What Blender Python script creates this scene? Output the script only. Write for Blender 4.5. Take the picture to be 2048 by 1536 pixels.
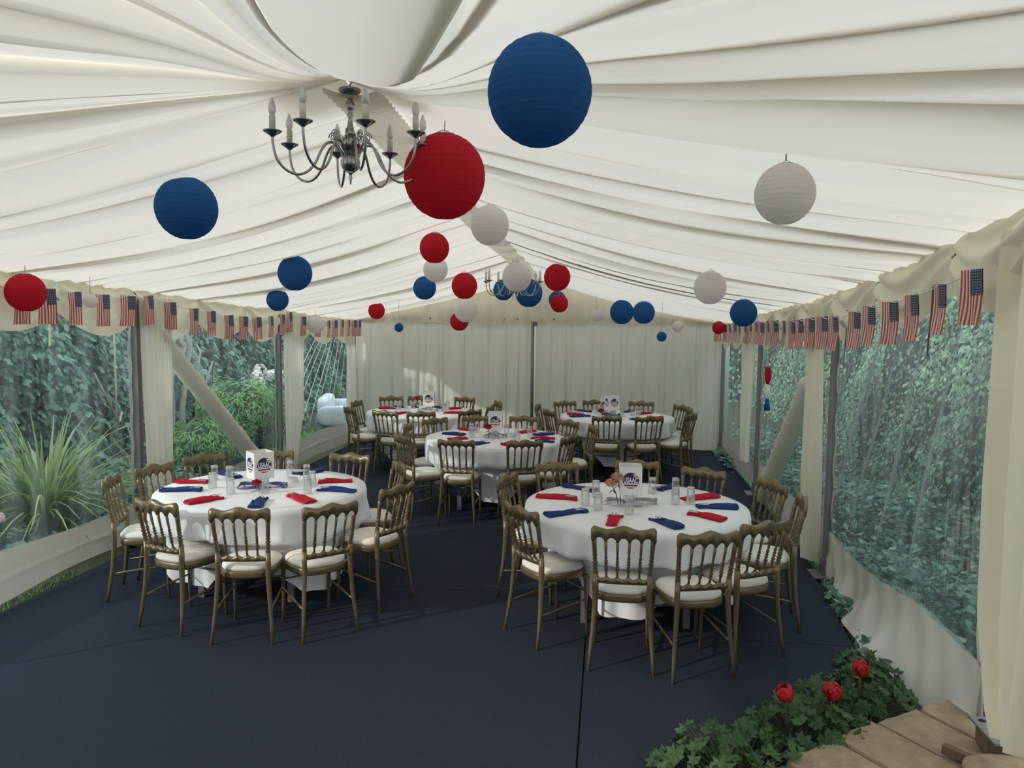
import bpy, math, random
import numpy as np
from mathutils import Vector, Matrix

for o in list(bpy.data.objects):
    bpy.data.objects.remove(o, do_unlink=True)
SC = bpy.context.scene
COL = SC.collection
PI = math.pi
rnd = random.Random(7)

# ------------------------------------------------------------------ camera, sky, sun, exposure
CAM_H = 2.0373
YAW, PITCH, ROLL, FPX = -0.1220, -0.0824, 0.0102, 1544.19
cy_, sy_, cp_, sp_, cr_, sr_ = math.cos(YAW), math.sin(YAW), math.cos(PITCH), math.sin(PITCH), math.cos(ROLL), math.sin(ROLL)
R0 = Vector((cy_, -sy_, 0)); F0 = Vector((sy_, cy_, 0)); Z0 = Vector((0, 0, 1))
FW = F0 * cp_ + Z0 * sp_; U0 = Z0 * cp_ - F0 * sp_
RT = R0 * cr_ + U0 * sr_; UP = U0 * cr_ - R0 * sr_
cd = bpy.data.cameras.new('camera'); cam = bpy.data.objects.new('camera', cd); COL.objects.link(cam)
cd.sensor_width = 36; cd.lens = FPX / 2048 * 36; cd.clip_start = 0.05; cd.clip_end = 300
cam.matrix_world = Matrix(((RT.x, UP.x, -FW.x, 0), (RT.y, UP.y, -FW.y, 0), (RT.z, UP.z, -FW.z, CAM_H), (0, 0, 0, 1)))
SC.camera = cam

W = bpy.data.worlds.new('sky'); SC.world = W; W.use_nodes = True
nt = W.node_tree; nt.nodes.clear()
wo = nt.nodes.new('ShaderNodeOutputWorld'); bg = nt.nodes.new('ShaderNodeBackground')
tc = nt.nodes.new('ShaderNodeTexCoord'); sx = nt.nodes.new('ShaderNodeSeparateXYZ'); rp = nt.nodes.new('ShaderNodeValToRGB')
nt.links.new(tc.outputs['Generated'], sx.inputs[0]); nt.links.new(sx.outputs['Z'], rp.inputs[0])
rp.color_ramp.elements[0].position = 0.0; rp.color_ramp.elements[0].color = (0.50, 0.54, 0.57, 1)
rp.color_ramp.elements[1].position = 0.95; rp.color_ramp.elements[1].color = (0.95, 0.99, 1.0, 1)
nt.links.new(rp.outputs[0], bg.inputs[0]); bg.inputs[1].default_value = 2.5
nt.links.new(bg.outputs[0], wo.inputs[0])

sl = bpy.data.lights.new('sun', 'SUN'); sun = bpy.data.objects.new('sun', sl); COL.objects.link(sun)
sl.energy = 1.6; sl.angle = math.radians(1.2); sl.color = (1.0, 0.93, 0.82)
sun.rotation_euler = Vector((1.0, 0.75, -0.50)).to_track_quat('-Z', 'Y').to_euler()

SC.view_settings.view_transform = 'Standard'
try: SC.view_settings.look = 'None'
except Exception: pass
SC.view_settings.gamma = 1.0; SC.view_settings.use_curve_mapping = False
SC.view_settings.exposure = 0.3
SC.cycles.use_denoising = True
SC.cycles.transparent_max_bounces = 16
SC.cycles.max_bounces = 10

# ------------------------------------------------------------------ materials
def lin(r, g, b):
    f = lambda c: (c / 255 / 12.92) if c <= 10.31 else ((c / 255 + 0.055) / 1.055) ** 2.4
    return (f(r), f(g), f(b), 1)

def new_mat(name):
    m = bpy.data.materials.new(name); m.use_nodes = True
    n = m.node_tree.nodes; n.clear()
    out = n.new('ShaderNodeOutputMaterial')
    return m, m.node_tree, out

def mat(name, col, rough=0.6, metal=0.0, noise=0.0, nscale=30, bump=0.0, bscale=200, transl=0.0, spec=0.5, trcol=None, clear=0.0):
    """Principled surface with noise tint, noise bump and an optional translucent share."""
    m, t, out = new_mat(name); n = t.nodes; L = t.links
    p = n.new('ShaderNodeBsdfPrincipled')
    p.inputs['Base Color'].default_value = col; p.inputs['Roughness'].default_value = rough
    p.inputs['Metallic'].default_value = metal; p.inputs['Specular IOR Level'].default_value = spec
    p.inputs['Coat Weight'].default_value = clear
    co = n.new('ShaderNodeTexCoord')
    src = None
    if noise > 0:
        nz = n.new('ShaderNodeTexNoise'); nz.inputs['Scale'].default_value = nscale; nz.inputs['Detail'].default_value = 4
        L.new(co.outputs['Object'], nz.inputs['Vector'])
        mx = n.new('ShaderNodeMix'); mx.data_type = 'RGBA'
        mx.inputs['A'].default_value = tuple(c * (1 - noise) for c in col[:3]) + (1,)
        mx.inputs['B'].default_value = tuple(min(1, c * (1 + noise)) for c in col[:3]) + (1,)
        L.new(nz.outputs['Fac'], mx.inputs['Factor']); src = mx.outputs['Result']
        L.new(src, p.inputs['Base Color'])
    if bump > 0:
        nb = n.new('ShaderNodeTexNoise'); nb.inputs['Scale'].default_value = bscale; nb.inputs['Detail'].default_value = 3
        L.new(co.outputs['Object'], nb.inputs['Vector'])
        b = n.new('ShaderNodeBump'); b.inputs['Strength'].default_value = bump; b.inputs['Distance'].default_value = 0.01
        L.new(nb.outputs['Fac'], b.inputs['Height']); L.new(b.outputs[0], p.inputs['Normal'])
    if transl > 0:
        tr = n.new('ShaderNodeBsdfTranslucent'); tr.inputs[0].default_value = trcol or col
        if src is not None and trcol is None: L.new(src, tr.inputs[0])
        ms = n.new('ShaderNodeMixShader'); ms.inputs[0].default_value = transl
        L.new(p.outputs[0], ms.inputs[1]); L.new(tr.outputs[0], ms.inputs[2]); L.new(ms.outputs[0], out.inputs[0])
    else:
        L.new(p.outputs[0], out.inputs[0])
    return m

def leaf_mat(name, c0, c1, transl=0.3, rough=0.45):
    m, t, out = new_mat(name); n = t.nodes; L = t.links
    g = n.new('ShaderNodeNewGeometry'); oi = n.new('ShaderNodeObjectInfo')
    ad = n.new('ShaderNodeMath'); ad.operation = 'ADD'; fr = n.new('ShaderNodeMath'); fr.operation = 'FRACT'
    L.new(g.outputs['Random Per Island'], ad.inputs[0]); L.new(oi.outputs['Random'], ad.inputs[1]); L.new(ad.outputs[0], fr.inputs[0])
    mx = n.new('ShaderNodeMix'); mx.data_type = 'RGBA'; mx.inputs['A'].default_value = c0; mx.inputs['B'].default_value = c1
    L.new(fr.outputs[0], mx.inputs['Factor'])
    p = n.new('ShaderNodeBsdfPrincipled'); p.inputs['Roughness'].default_value = rough
    tr = n.new('ShaderNodeBsdfTranslucent'); ms = n.new('ShaderNodeMixShader'); ms.inputs[0].default_value = transl
    L.new(mx.outputs['Result'], p.inputs['Base Color']); L.new(mx.outputs['Result'], tr.inputs[0])
    L.new(p.outputs[0], ms.inputs[1]); L.new(tr.outputs[0], ms.inputs[2]); L.new(ms.outputs[0], out.inputs[0])
    return m

def glass_mat(name, tint=(0.97, 0.98, 0.98, 1), gloss=0.05, haze=0.01, rough=0.02):
    """thin clear glass: transparent with fresnel reflection and a little haze"""
    m, t, out = new_mat(name); n = t.nodes; L = t.links
    tr = n.new('ShaderNodeBsdfTransparent'); tr.inputs[0].default_value = tint
    gl = n.new('ShaderNodeBsdfGlossy'); gl.inputs['Roughness'].default_value = rough
    df = n.new('ShaderNodeBsdfDiffuse'); df.inputs[0].default_value = (0.8, 0.85, 0.87, 1)
    lw = n.new('ShaderNodeLayerWeight'); lw.inputs[0].default_value = 0.35
    ma = n.new('ShaderNodeMath'); ma.operation = 'MULTIPLY_ADD'; ma.inputs[1].default_value = 0.75; ma.inputs[2].default_value = gloss
    L.new(lw.outputs['Facing'], ma.inputs[0])
    m1 = n.new('ShaderNodeMixShader'); m2 = n.new('ShaderNodeMixShader'); m1.inputs[0].default_value = haze
    L.new(tr.outputs[0], m1.inputs[1]); L.new(df.outputs[0], m1.inputs[2])
    L.new(ma.outputs[0], m2.inputs[0]); L.new(m1.outputs[0], m2.inputs[1]); L.new(gl.outputs[0], m2.inputs[2])
    L.new(m2.outputs[0], out.inputs[0])
    return m

def vinyl_mat(name, h0, h1):
    """clear PVC window: faint blue tint, glare veil painted as streaky haze, crease whitening"""
    m, t, out = new_mat(name); n = t.nodes; L = t.links
    co = n.new('ShaderNodeTexCoord')
    mp = n.new('ShaderNodeMapping'); mp.inputs['Scale'].default_value = (1, 3.0, 0.35); mp.inputs['Rotation'].default_value = (0.5, 0, 0)
    L.new(co.outputs['Object'], mp.inputs[0])
    n1 = n.new('ShaderNodeTexNoise'); n1.inputs['Scale'].default_value = 2.2; n1.inputs['Detail'].default_value = 5
    L.new(mp.outputs[0], n1.inputs['Vector'])
    r1 = n.new('ShaderNodeMapRange'); r1.inputs[1].default_value = 0.35; r1.inputs[2].default_value = 0.8; r1.inputs[3].default_value = h0; r1.inputs[4].default_value = h1
    L.new(n1.outputs['Fac'], r1.inputs[0])
    tr = n.new('ShaderNodeBsdfTransparent'); tr.inputs[0].default_value = (0.84, 0.95, 0.96, 1)
    df = n.new('ShaderNodeBsdfDiffuse'); df.inputs[0].default_value = (0.62, 0.78, 0.84, 1)  # bluish veil and reflection streaks put into the colour as haze
    tl = n.new('ShaderNodeBsdfTranslucent'); tl.inputs[0].default_value = (0.62, 0.78, 0.84, 1)
    ad = n.new('ShaderNodeMixShader'); ad.inputs[0].default_value = 0.5
    L.new(df.outputs[0], ad.inputs[1]); L.new(tl.outputs[0], ad.inputs[2])
    gl = n.new('ShaderNodeBsdfGlossy'); gl.inputs['Roughness'].default_value = 0.12
    nb = n.new('ShaderNodeTexNoise'); nb.inputs['Scale'].default_value = 3.0; nb.inputs['Detail'].default_value = 2
    L.new(mp.outputs[0], nb.inputs['Vector'])
    bp = n.new('ShaderNodeBump'); bp.inputs['Strength'].default_value = 0.5; bp.inputs['Distance'].default_value = 0.05
    L.new(nb.outputs['Fac'], bp.inputs['Height']); L.new(bp.outputs[0], gl.inputs['Normal'])
    lw = n.new('ShaderNodeLayerWeight'); lw.inputs[0].default_value = 0.25
    ma = n.new('ShaderNodeMath'); ma.operation = 'MULTIPLY_ADD'; ma.inputs[1].default_value = 0.22; ma.inputs[2].default_value = 0.03
    L.new(lw.outputs['Fresnel'], ma.inputs[0])
    m1 = n.new('ShaderNodeMixShader'); m2 = n.new('ShaderNodeMixShader')
    L.new(r1.outputs[0], m1.inputs[0]); L.new(tr.outputs[0], m1.inputs[1]); L.new(ad.outputs[0], m1.inputs[2])
    L.new(ma.outputs[0], m2.inputs[0]); L.new(m1.outputs[0], m2.inputs[1]); L.new(gl.outputs[0], m2.inputs[2])
    L.new(m2.outputs[0], out.inputs[0])
    return m

def dotted_mat(name, base, dot, nu, nv):
    m, t, out = new_mat(name); n = t.nodes; L = t.links
    uv = n.new('ShaderNodeUVMap'); mp = n.new('ShaderNodeMapping'); mp.inputs['Scale'].default_value = (nu, nv, 1)
    L.new(uv.outputs[0], mp.inputs[0])
    fr = n.new('ShaderNodeVectorMath'); fr.operation = 'FRACTION'; L.new(mp.outputs[0], fr.inputs[0])
    su = n.new('ShaderNodeVectorMath'); su.operation = 'DISTANCE'; su.inputs[1].default_value = (0.5, 0.5, 0); L.new(fr.outputs[0], su.inputs[0])
    lt = n.new('ShaderNodeMath'); lt.operation = 'LESS_THAN'; lt.inputs[1].default_value = 0.24; L.new(su.outputs['Value'], lt.inputs[0])
    mx = n.new('ShaderNodeMix'); mx.data_type = 'RGBA'; mx.inputs['A'].default_value = base; mx.inputs['B'].default_value = dot
    L.new(lt.outputs[0], mx.inputs['Factor'])
    p = n.new('ShaderNodeBsdfPrincipled'); p.inputs['Roughness'].default_value = 0.8; L.new(mx.outputs['Result'], p.inputs['Base Color'])
    L.new(p.outputs[0], out.inputs[0])
    return m

M = {}
M['lining'] = mat('lining_fabric', (0.86, 0.828, 0.755, 1), 0.85, noise=0.03, nscale=2.5, bump=0.12, bscale=350, transl=0.275, spec=0.1)
M['ruched'] = mat('ruched_fabric', (0.90, 0.88, 0.81, 1), 0.85, noise=0.05, nscale=12, transl=0.42, spec=0.1)
M['cream'] = mat('cream_curtain_fabric', (0.86, 0.81, 0.66, 1), 0.85, noise=0.04, nscale=5, bump=0.12, bscale=300, transl=0.3, spec=0.1)
M['valance'] = mat('valance_fabric', (0.83, 0.78, 0.64, 1), 0.85, noise=0.04, nscale=4, bump=0.15, bscale=300, transl=0.16, spec=0.1)
M['curtain'] = mat('curtain_fabric', (0.87, 0.85, 0.77, 1), 0.85, noise=0.04, nscale=5, bump=0.12, bscale=300, transl=0.34, spec=0.1)
M['backcurtain'] = mat('back_curtain_fabric', (0.88, 0.87, 0.80, 1), 0.85, noise=0.04, nscale=5, transl=0.34, spec=0.1)
M['skirt'] = mat('white_pvc', (0.66, 0.655, 0.62, 1), 0.5, noise=0.14, nscale=2.2, bump=0.25, bscale=6, transl=0.12)
M['vinyl_left'] = vinyl_mat('clear_vinyl', 0.03, 0.22); M['vinyl_right'] = vinyl_mat('hazy_clear_vinyl', 0.09, 0.40)
M['crease'] = glass_mat('vinyl_crease', (0.95, 0.98, 0.99, 1), 0.0, 0.20, 0.5)
M['outer'] = mat('outer_pvc', (0.8, 0.8, 0.78, 1), 0.6, transl=0.5)
M['alu'] = mat('brushed_aluminium', (0.22, 0.215, 0.205, 1), 0.5, 0.3, noise=0.1)
M['steel'] = mat('galvanised_steel', (0.20, 0.205, 0.20, 1), 0.5, 0.5, noise=0.2, nscale=25)
M['carpet'] = mat('navy_carpet', (0.034, 0.042, 0.062, 1), 1.0, noise=0.35, nscale=90, bump=0.6, bscale=500, spec=0.05)
M['seam'] = mat('dark_seam', (0.008, 0.009, 0.012, 1), 0.9)
M['soil'] = mat('soil_and_grass', (0.035, 0.045, 0.02, 1), 1.0, noise=0.6, nscale=14, bump=0.8, bscale=40)
M['gold'] = mat('gilt_paint', (0.185, 0.145, 0.082, 1), 0.36, 0.45, noise=0.12, nscale=18, spec=0.5)
M['cushion'] = mat('cream_cushion', (0.80, 0.77, 0.71, 1), 0.85, noise=0.03, nscale=12, bump=0.1, bscale=400, spec=0.1)
M['cloth'] = mat('white_linen', (0.87, 0.87, 0.91, 1), 0.85, noise=0.02, nscale=6, bump=0.08, bscale=500, spec=0.15, transl=0.06)
M['red_napkin'] = mat('red_linen', (0.50, 0.012, 0.035, 1), 0.8, noise=0.15, nscale=30, spec=0.15)
M['blue_napkin'] = mat('blue_linen', (0.018, 0.045, 0.185, 1), 0.8, noise=0.15, nscale=30, spec=0.15)
M['cutlery'] = mat('cutlery_steel', (0.6, 0.6, 0.6, 1), 0.2, 1.0)
M['glass'] = glass_mat('tumbler_glass')
M['glassbase'] = glass_mat('thick_glass_base', (0.86, 0.90, 0.92, 1), 0.3, 0.25)
M['card'] = mat('white_card', (0.82, 0.82, 0.82, 1), 0.7)
M['ink_navy'] = mat('navy_ink', lin(45, 42, 72), 0.7); M['ink_red'] = mat('dark_red_ink', lin(120, 40, 60), 0.7)
M['ink_pink'] = mat('pale_pink_ink', lin(228, 196, 204), 0.7); M['ink_white'] = mat('white_ink', (0.85, 0.85, 0.85, 1), 0.7)
M['table_wood'] = mat('plywood', (0.35, 0.24, 0.13, 1), 0.6, noise=0.3, nscale=6)
M['table_leg'] = mat('grey_table_leg', (0.30, 0.30, 0.32, 1), 0.4, 0.6)
M['red_paper'] = mat('red_paper', (0.66, 0.032, 0.062, 1), 0.75, noise=0.06, nscale=6, transl=0.55, spec=0.15)
M['blue_paper'] = mat('blue_paper', (0.042, 0.18, 0.45, 1), 0.75, noise=0.06, nscale=6, transl=0.55, spec=0.15)
M['white_paper'] = mat('white_paper', (0.88, 0.85, 0.84, 1), 0.8, noise=0.03, nscale=6, transl=0.45, spec=0.1)
M['wire'] = mat('grey_wire', (0.35, 0.35, 0.35, 1), 0.4, 0.8)
M['string'] = mat('white_string', (0.75, 0.74, 0.70, 1), 0.8)
M['chrome'] = mat('polished_chrome', (0.36, 0.36, 0.37, 1), 0.16, 1.0, noise=0.1, nscale=20)
M['candle'] = mat('candle_sleeve', (0.62, 0.62, 0.58, 1), 0.5)
M['bulb'] = glass_mat('frosted_bulb', (0.80, 0.80, 0.78, 1), 0.15, 0.35, 0.25)
M['flag_red'] = mat('flag_red', (0.52, 0.085, 0.085, 1), 0.8, transl=0.3); M['flag_white'] = mat('flag_white', (0.78, 0.66, 0.62, 1), 0.8, transl=0.3)
M['flag_navy'] = dotted_mat('flag_canton', (0.035, 0.045, 0.095, 1), (0.42, 0.43, 0.48, 1), 6, 9)
M['strap'] = mat('brown_webbing', (0.10, 0.075, 0.05, 1), 0.9)
M['ivy'] = leaf_mat('ivy_leaf', (0.035, 0.090, 0.065, 1), (0.17, 0.32, 0.23, 1), 0.25, 0.30)
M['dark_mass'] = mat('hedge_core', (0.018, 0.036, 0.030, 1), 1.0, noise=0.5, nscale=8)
M['hedge'] = leaf_mat('hedge_leaf', (0.09, 0.20, 0.14, 1), (0.42, 0.62, 0.42, 1), 0.35, 0.4)
M['blade'] = leaf_mat('grass_blade', (0.10, 0.19, 0.06, 1), (0.36, 0.41, 0.18, 1), 0.35, 0.4)
M['shrub'] = leaf_mat('bright_shrub', (0.10, 0.28, 0.06, 1), (0.30, 0.50, 0.16, 1), 0.4, 0.5)
M['geranium'] = leaf_mat('geranium_leaf', (0.030, 0.085, 0.030, 1), (0.075, 0.15, 0.055, 1), 0.25, 0.6)
M['stem'] = mat('green_stem', (0.06, 0.10, 0.03, 1), 0.7)
M['bark'] = mat('pale_bark', (0.30, 0.26, 0.22, 1), 0.9, noise=0.3, nscale=20)
M['petal_red'] = mat('red_petal', (0.50, 0.006, 0.02, 1), 0.6, transl=0.25)
M['petal_white'] = mat('white_petal', (0.75, 0.72, 0.68, 1), 0.7, transl=0.2)
M['petal_pink'] = mat('pink_petal', (0.72, 0.50, 0.52, 1), 0.7, transl=0.2)
M['rose_red'] = mat('red_rose', (0.36, 0.01, 0.02, 1), 0.7); M['rose_peach'] = mat('peach_rose', (0.66, 0.36, 0.27, 1), 0.7)
M['ribbon'] = mat('blue_ribbon', (0.10, 0.13, 0.28, 1), 0.4); M['ribbon_red'] = mat('red_ribbon', (0.32, 0.06, 0.08, 1), 0.4); M['ribbon_grey'] = mat('silver_ribbon', (0.45, 0.45, 0.50, 1), 0.35)
M['stone'] = mat('yellow_sandstone', (0.30, 0.235, 0.155, 1), 0.95, noise=0.5, nscale=14, bump=0.9, bscale=55)
M['wood'] = mat('weathered_timber', (0.13, 0.085, 0.05, 1), 0.85, noise=0.4, nscale=12, bump=0.3, bscale=60)
M['sofa'] = mat('white_outdoor_fabric', (0.50, 0.52, 0.56, 1), 0.8); M['rattan'] = mat('grey_rattan', (0.30, 0.29, 0.28, 1), 0.7, noise=0.4, nscale=40, bump=0.5, bscale=80)
M['light_block'] = mat('light_block_render', (0.30, 0.26, 0.22, 1), 0.9, noise=0.2, nscale=4)

# ------------------------------------------------------------------ mesh builder
class MB:
    def __init__(s): s.v = []; s.f = []; s.mi = []; s.uv = None
    def add(s, vs, fs, mi=0):
        b = len(s.v); s.v.extend([tuple(x) for x in vs]); s.f.extend([tuple(i + b for i in f) for f in fs]); s.mi.extend([mi] * len(fs)); return s
    def box(s, c, d, mi=0, rot=None):
        hx, hy, hz = d[0] / 2, d[1] / 2, d[2] / 2
        vs = [Vector((x * hx, y * hy, z * hz)) for z in (-1, 1) for y in (-1, 1) for x in (-1, 1)]
        if rot is not None: vs = [rot @ v for v in vs]
        vs = [v + Vector(c) for v in vs]
        return s.add(vs, [(0, 2, 3, 1), (4, 5, 7, 6), (0, 1, 5, 4), (2, 6, 7, 3), (0, 4, 6, 2), (1, 3, 7, 5)], mi)
    def tube(s, pts, rad, n=8, mi=0, cap=True, flat=1.0):
        pts = [Vector(p) for p in pts]
        if not hasattr(rad, '__len__'): rad = [rad] * len(pts)
        vs = []; fs = []; prev = None
        for i, p in enumerate(pts):
            t = (pts[min(i + 1, len(pts) - 1)] - pts[max(i - 1, 0)])
            if t.length < 1e-9: t = Vector((0, 0, 1))
            t.normalize()
            if prev is None:
                a = Vector((1, 0, 0)) if abs(t.x) < 0.8 else Vector((0, 1, 0))
            else: a = prev
            a = (a - t * a.dot(t)).normalized(); b = t.cross(a); prev = a
            for k in range(n):
                th = 2 * PI * k / n
                vs.append(p + (a * math.cos(th) + b * math.sin(th) * flat) * rad[i])
        for i in range(len(pts) - 1):
            for k in range(n):
                fs.append((i * n + k, i * n + (k + 1) % n, (i + 1) * n + (k + 1) % n, (i + 1) * n + k))
        if cap:
            fs.append(tuple(range(n - 1, -1, -1))); fs.append(tuple((len(pts) - 1) * n + k for k in range(n)))
        return s.add(vs, fs, mi)
    def lathe(s, prof, n=20, c=(0, 0, 0), mi=0, capb=True, capt=True):
        vs = []; fs = []
        for r, z in prof:
            for k in range(n):
                a = 2 * PI * k / n
                vs.append((c[0] + r * math.cos(a), c[1] + r * math.sin(a), c[2] + z))
        for i in range(len(prof) - 1):
            for k in range(n):
                fs.append((i * n + k, i * n + (k + 1) % n, (i + 1) * n + (k + 1) % n, (i + 1) * n + k))
        if capb: fs.append(tuple(range(n - 1, -1, -1)))
        if capt: fs.append(tuple((len(prof) - 1) * n + k for k in range(n)))
        return s.add(vs, fs, mi)
    def grid(s, fn, nu, nv, mi=0, closeu=False):
        vs = [fn(i / nu, j / nv) for j in range(nv + 1) for i in range(nu + (0 if closeu else 1))]
        w = nu if closeu else nu + 1
        fs = []
        for j in range(nv):
            for i in range(nu):
                i2 = (i + 1) % w
                fs.append((j * w + i, j * w + i2, (j + 1) * w + i2, (j + 1) * w + i))
        return s.add(vs, fs, mi)
    def prism(s, poly, z0, z1, mi=0):
        n = len(poly); vs = [(x, y, z0) for x, y in poly] + [(x, y, z1) for x, y in poly]
        fs = [tuple(range(n - 1, -1, -1)), tuple(range(n, 2 * n))] + [(i, (i + 1) % n, n + (i + 1) % n, n + i) for i in range(n)]
        return s.add(vs, fs, mi)
    def mesh(s, name, mats, smooth=True):
        me = bpy.data.meshes.new(name); me.from_pydata(s.v, [], s.f); me.update()
        for m in (mats if isinstance(mats, (list, tuple)) else [mats]): me.materials.append(m)
        if any(s.mi): me.polygons.foreach_set('material_index', s.mi)
        if smooth: me.polygons.foreach_set('use_smooth', [True] * len(me.polygons))
        return me
    def obj(s, name, mats, parent=None, smooth=True, **kw):
        return link(name, s.mesh(name, mats, smooth), parent, **kw)

def link(name, me, parent=None, **kw):
    o = bpy.data.objects.new(name, me); COL.objects.link(o)
    if parent is not None: o.parent = parent
    for k, v in kw.items(): o[k] = v
    return o

def thing(name, label, cat, loc=(0, 0, 0), rz=0, group=None):
    o = bpy.data.objects.new(name, None); COL.objects.link(o); o.empty_display_size = 0.1
    o.location = loc; o.rotation_euler = (0, 0, rz); o['label'] = label; o['category'] = cat
    if group: o['group'] = group
    return o

def struct(name):
    o = bpy.data.objects.new(name, None); COL.objects.link(o); o.empty_display_size = 0.1; o['kind'] = 'structure'
    return o

def dup(root, loc, rz, label=None, group=None):
    r = root.copy(); COL.objects.link(r); r.location = loc; r.rotation_euler = (0, 0, rz)
    if label: r['label'] = label
    if group: r['group'] = group
    for ch in list(root.children):
        c = ch.copy(); COL.objects.link(c); c.parent = r
        for g in list(ch.children):
            d = g.copy(); COL.objects.link(d); d.parent = c
    return r

def np_mesh(name, V, F, m, smooth=False):
    me = bpy.data.meshes.new(name)
    V = np.asarray(V, dtype=np.float32); F = np.asarray(F, dtype=np.int32)
    me.vertices.add(len(V)); me.vertices.foreach_set('co', V.ravel())
    k = F.shape[1]; me.loops.add(F.size); me.loops.foreach_set('vertex_index', F.ravel())
    me.polygons.add(len(F)); me.polygons.foreach_set('loop_start', np.arange(0, F.size, k, dtype=np.int32))
    me.polygons.foreach_set('loop_total', np.full(len(F), k, dtype=np.int32))
    me.update(calc_edges=True); me.validate(); me.materials.append(m)
    return me

def smoothstep(a, b, x):
    t = min(1, max(0, (x - a) / (b - a))); return t * t * (3 - 2 * t)

# ------------------------------------------------------------------ tent frame
YB, XL, XR = 12.39, -4.18, 1.82
CX = (XL + XR) / 2
ARCH = [0.39, 3.39, 6.39, 9.39, 12.39]
def eave_z(side, Y):
    z = 2.017 + 0.0416 * (YB - Y)
    k = min(1.0, max(0.0, (6.39 - Y) / 3.0))
    return z + k * (0.16 if side > 0 else 0.03)
def ridge_z(Y): return 2.725 + 0.0416 * (YB - Y)
def roof_z(X, Y):
    side = 1 if X > CX else -1
    u = min(1.0, abs(X - CX) / 3.0)
    return eave_z(side, Y) * u + ridge_z(Y) * (1 - u)

def breaks(r, n0, n1, lo, hi):
    """random pleat borders from n0 to n1"""
    b = [n0]
    while b[-1] < n1 - lo * 0.6: b.append(b[-1] + r.uniform(lo, hi))
    b[-1] = n1
    return b

# ceiling: one pleated lining panel per bay and slope, plus the fan-gathered bay over the camera
ceiling = struct('ceiling')
def pleat_profile(o):
    """one knife pleat: across position (pleat widths) and drop; the lip laps over the next pleat by o"""
    return [(0, 0), (.08, .42), (.2, .72), (.36, .92), (.54, 1.0), (.74, .98), (.9, .88), (1 + o * .7, .66), (1 + o, .46), (1 + o * .72, .26), (1 + o * .3, .1)]
for b in range(3):
    Y0, Y1 = ARCH[b + 1], ARCH[b + 2]
    for side in (-1, 1):
        r = random.Random(100 + b * 7 + side)
        bR = breaks(r, Y0, Y1, 0.09, 0.34)
        if b == 0: bR = [Y0, Y0 + .42] + [y for y in bR if y > Y0 + .55]
        n = len(bR) - 1
        bE = [Y0] + [y + r.uniform(-.05, .05) for y in bR[1:-1]] + [Y1]
        off = [r.uniform(-.10, .16) for _ in range(n + 1)]
        sagw = [r.uniform(0.75, 1.35) for _ in range(n + 1)]
        amp = [min(0.095, 0.50 * (bR[i + 1] - bR[i])) * r.uniform(0.55, 1.1) for i in range(n)]
        lap = [(r.uniform(.12, .6) if r.random() < .75 else .02) * min(1, .16 / max(.05, bR[i + 1] - bR[i])) for i in range(n)]; lap[-1] = 0
        mb = MB(); cols = []
        for i in range(n):
            for t, d in pleat_profile(lap[i]): cols.append((i, t, d))
        cols.append((n - 1, 1.0, 0))
        nu = 22; vs = []
        for (i, t_, dd) in cols:
            for j in range(nu + 1):
                t = t_
                u = j / nu
                y0 = bR[i] * (1 - u) + bE[i] * u; y1 = bR[i + 1] * (1 - u) + bE[i + 1] * u
                edge = min(1, (min(i + t, n - i - t)) / 1.2)
                w0 = math.sin(PI * u) * edge
                t = t if t <= 1 else 1 + (t - 1) * (.25 + .75 * abs(math.sin(2.3 * u + i)))
                y = y0 + (y1 - y0) * t + w0 * (off[i] * (1 - t) + off[i + 1] * t) * 0.9
                v = (y - Y0) / (Y1 - Y0)
                X = CX + side * 3.0 * u
                sag = math.sin(PI * max(0, min(1, v))) ** 0.7 * (0.015 + (0.06 if b < 2 else 0.015) * math.sin(PI * u)) * (sagw[i] * (1 - t) + sagw[i + 1] * t)
                lapf = .35 + .65 * math.sin(PI * min(1, u * 1.05)) ** .5
                pl = amp[i] * dd * (0.45 + 0.55 * math.sin(PI * min(1, u * 1.05)))
                fine = 0.007 * math.sin(11 * t + 6 * u + i) * min(1, 2 * dd) + .004 * math.sin(23 * t - 9 * u + 2 * i) * dd
                vs.append((X, y, roof_z(X, y) - sag - pl - fine + 0.02))
        fs = [(c * (nu + 1) + j, (c + 1) * (nu + 1) + j, (c + 1) * (nu + 1) + j + 1, c * (nu + 1) + j + 1) for c in range(len(cols) - 1) for j in range(nu)]
        mb.add(vs, fs).obj('lining_panel', M['lining'], ceiling)
    # ruched band along the ridge and the tape of each rafter
    def band(u, v, Y0=Y0, Y1=Y1):
        y = Y0 + (Y1 - Y0) * u; x = CX - 0.10 + 0.26 * v
        return (x, y, ridge_z(y) - 0.035 - 0.05 * abs(x - CX) - 0.018 * abs(math.sin(u * 52 * PI + 1.3 * v)) - 0.03 * math.sin(PI * v) - 0.02 * math.sin(PI * u))
    MB().grid(band, 420, 6).obj('ruched_band', M['ruched'], ceiling)
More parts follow.
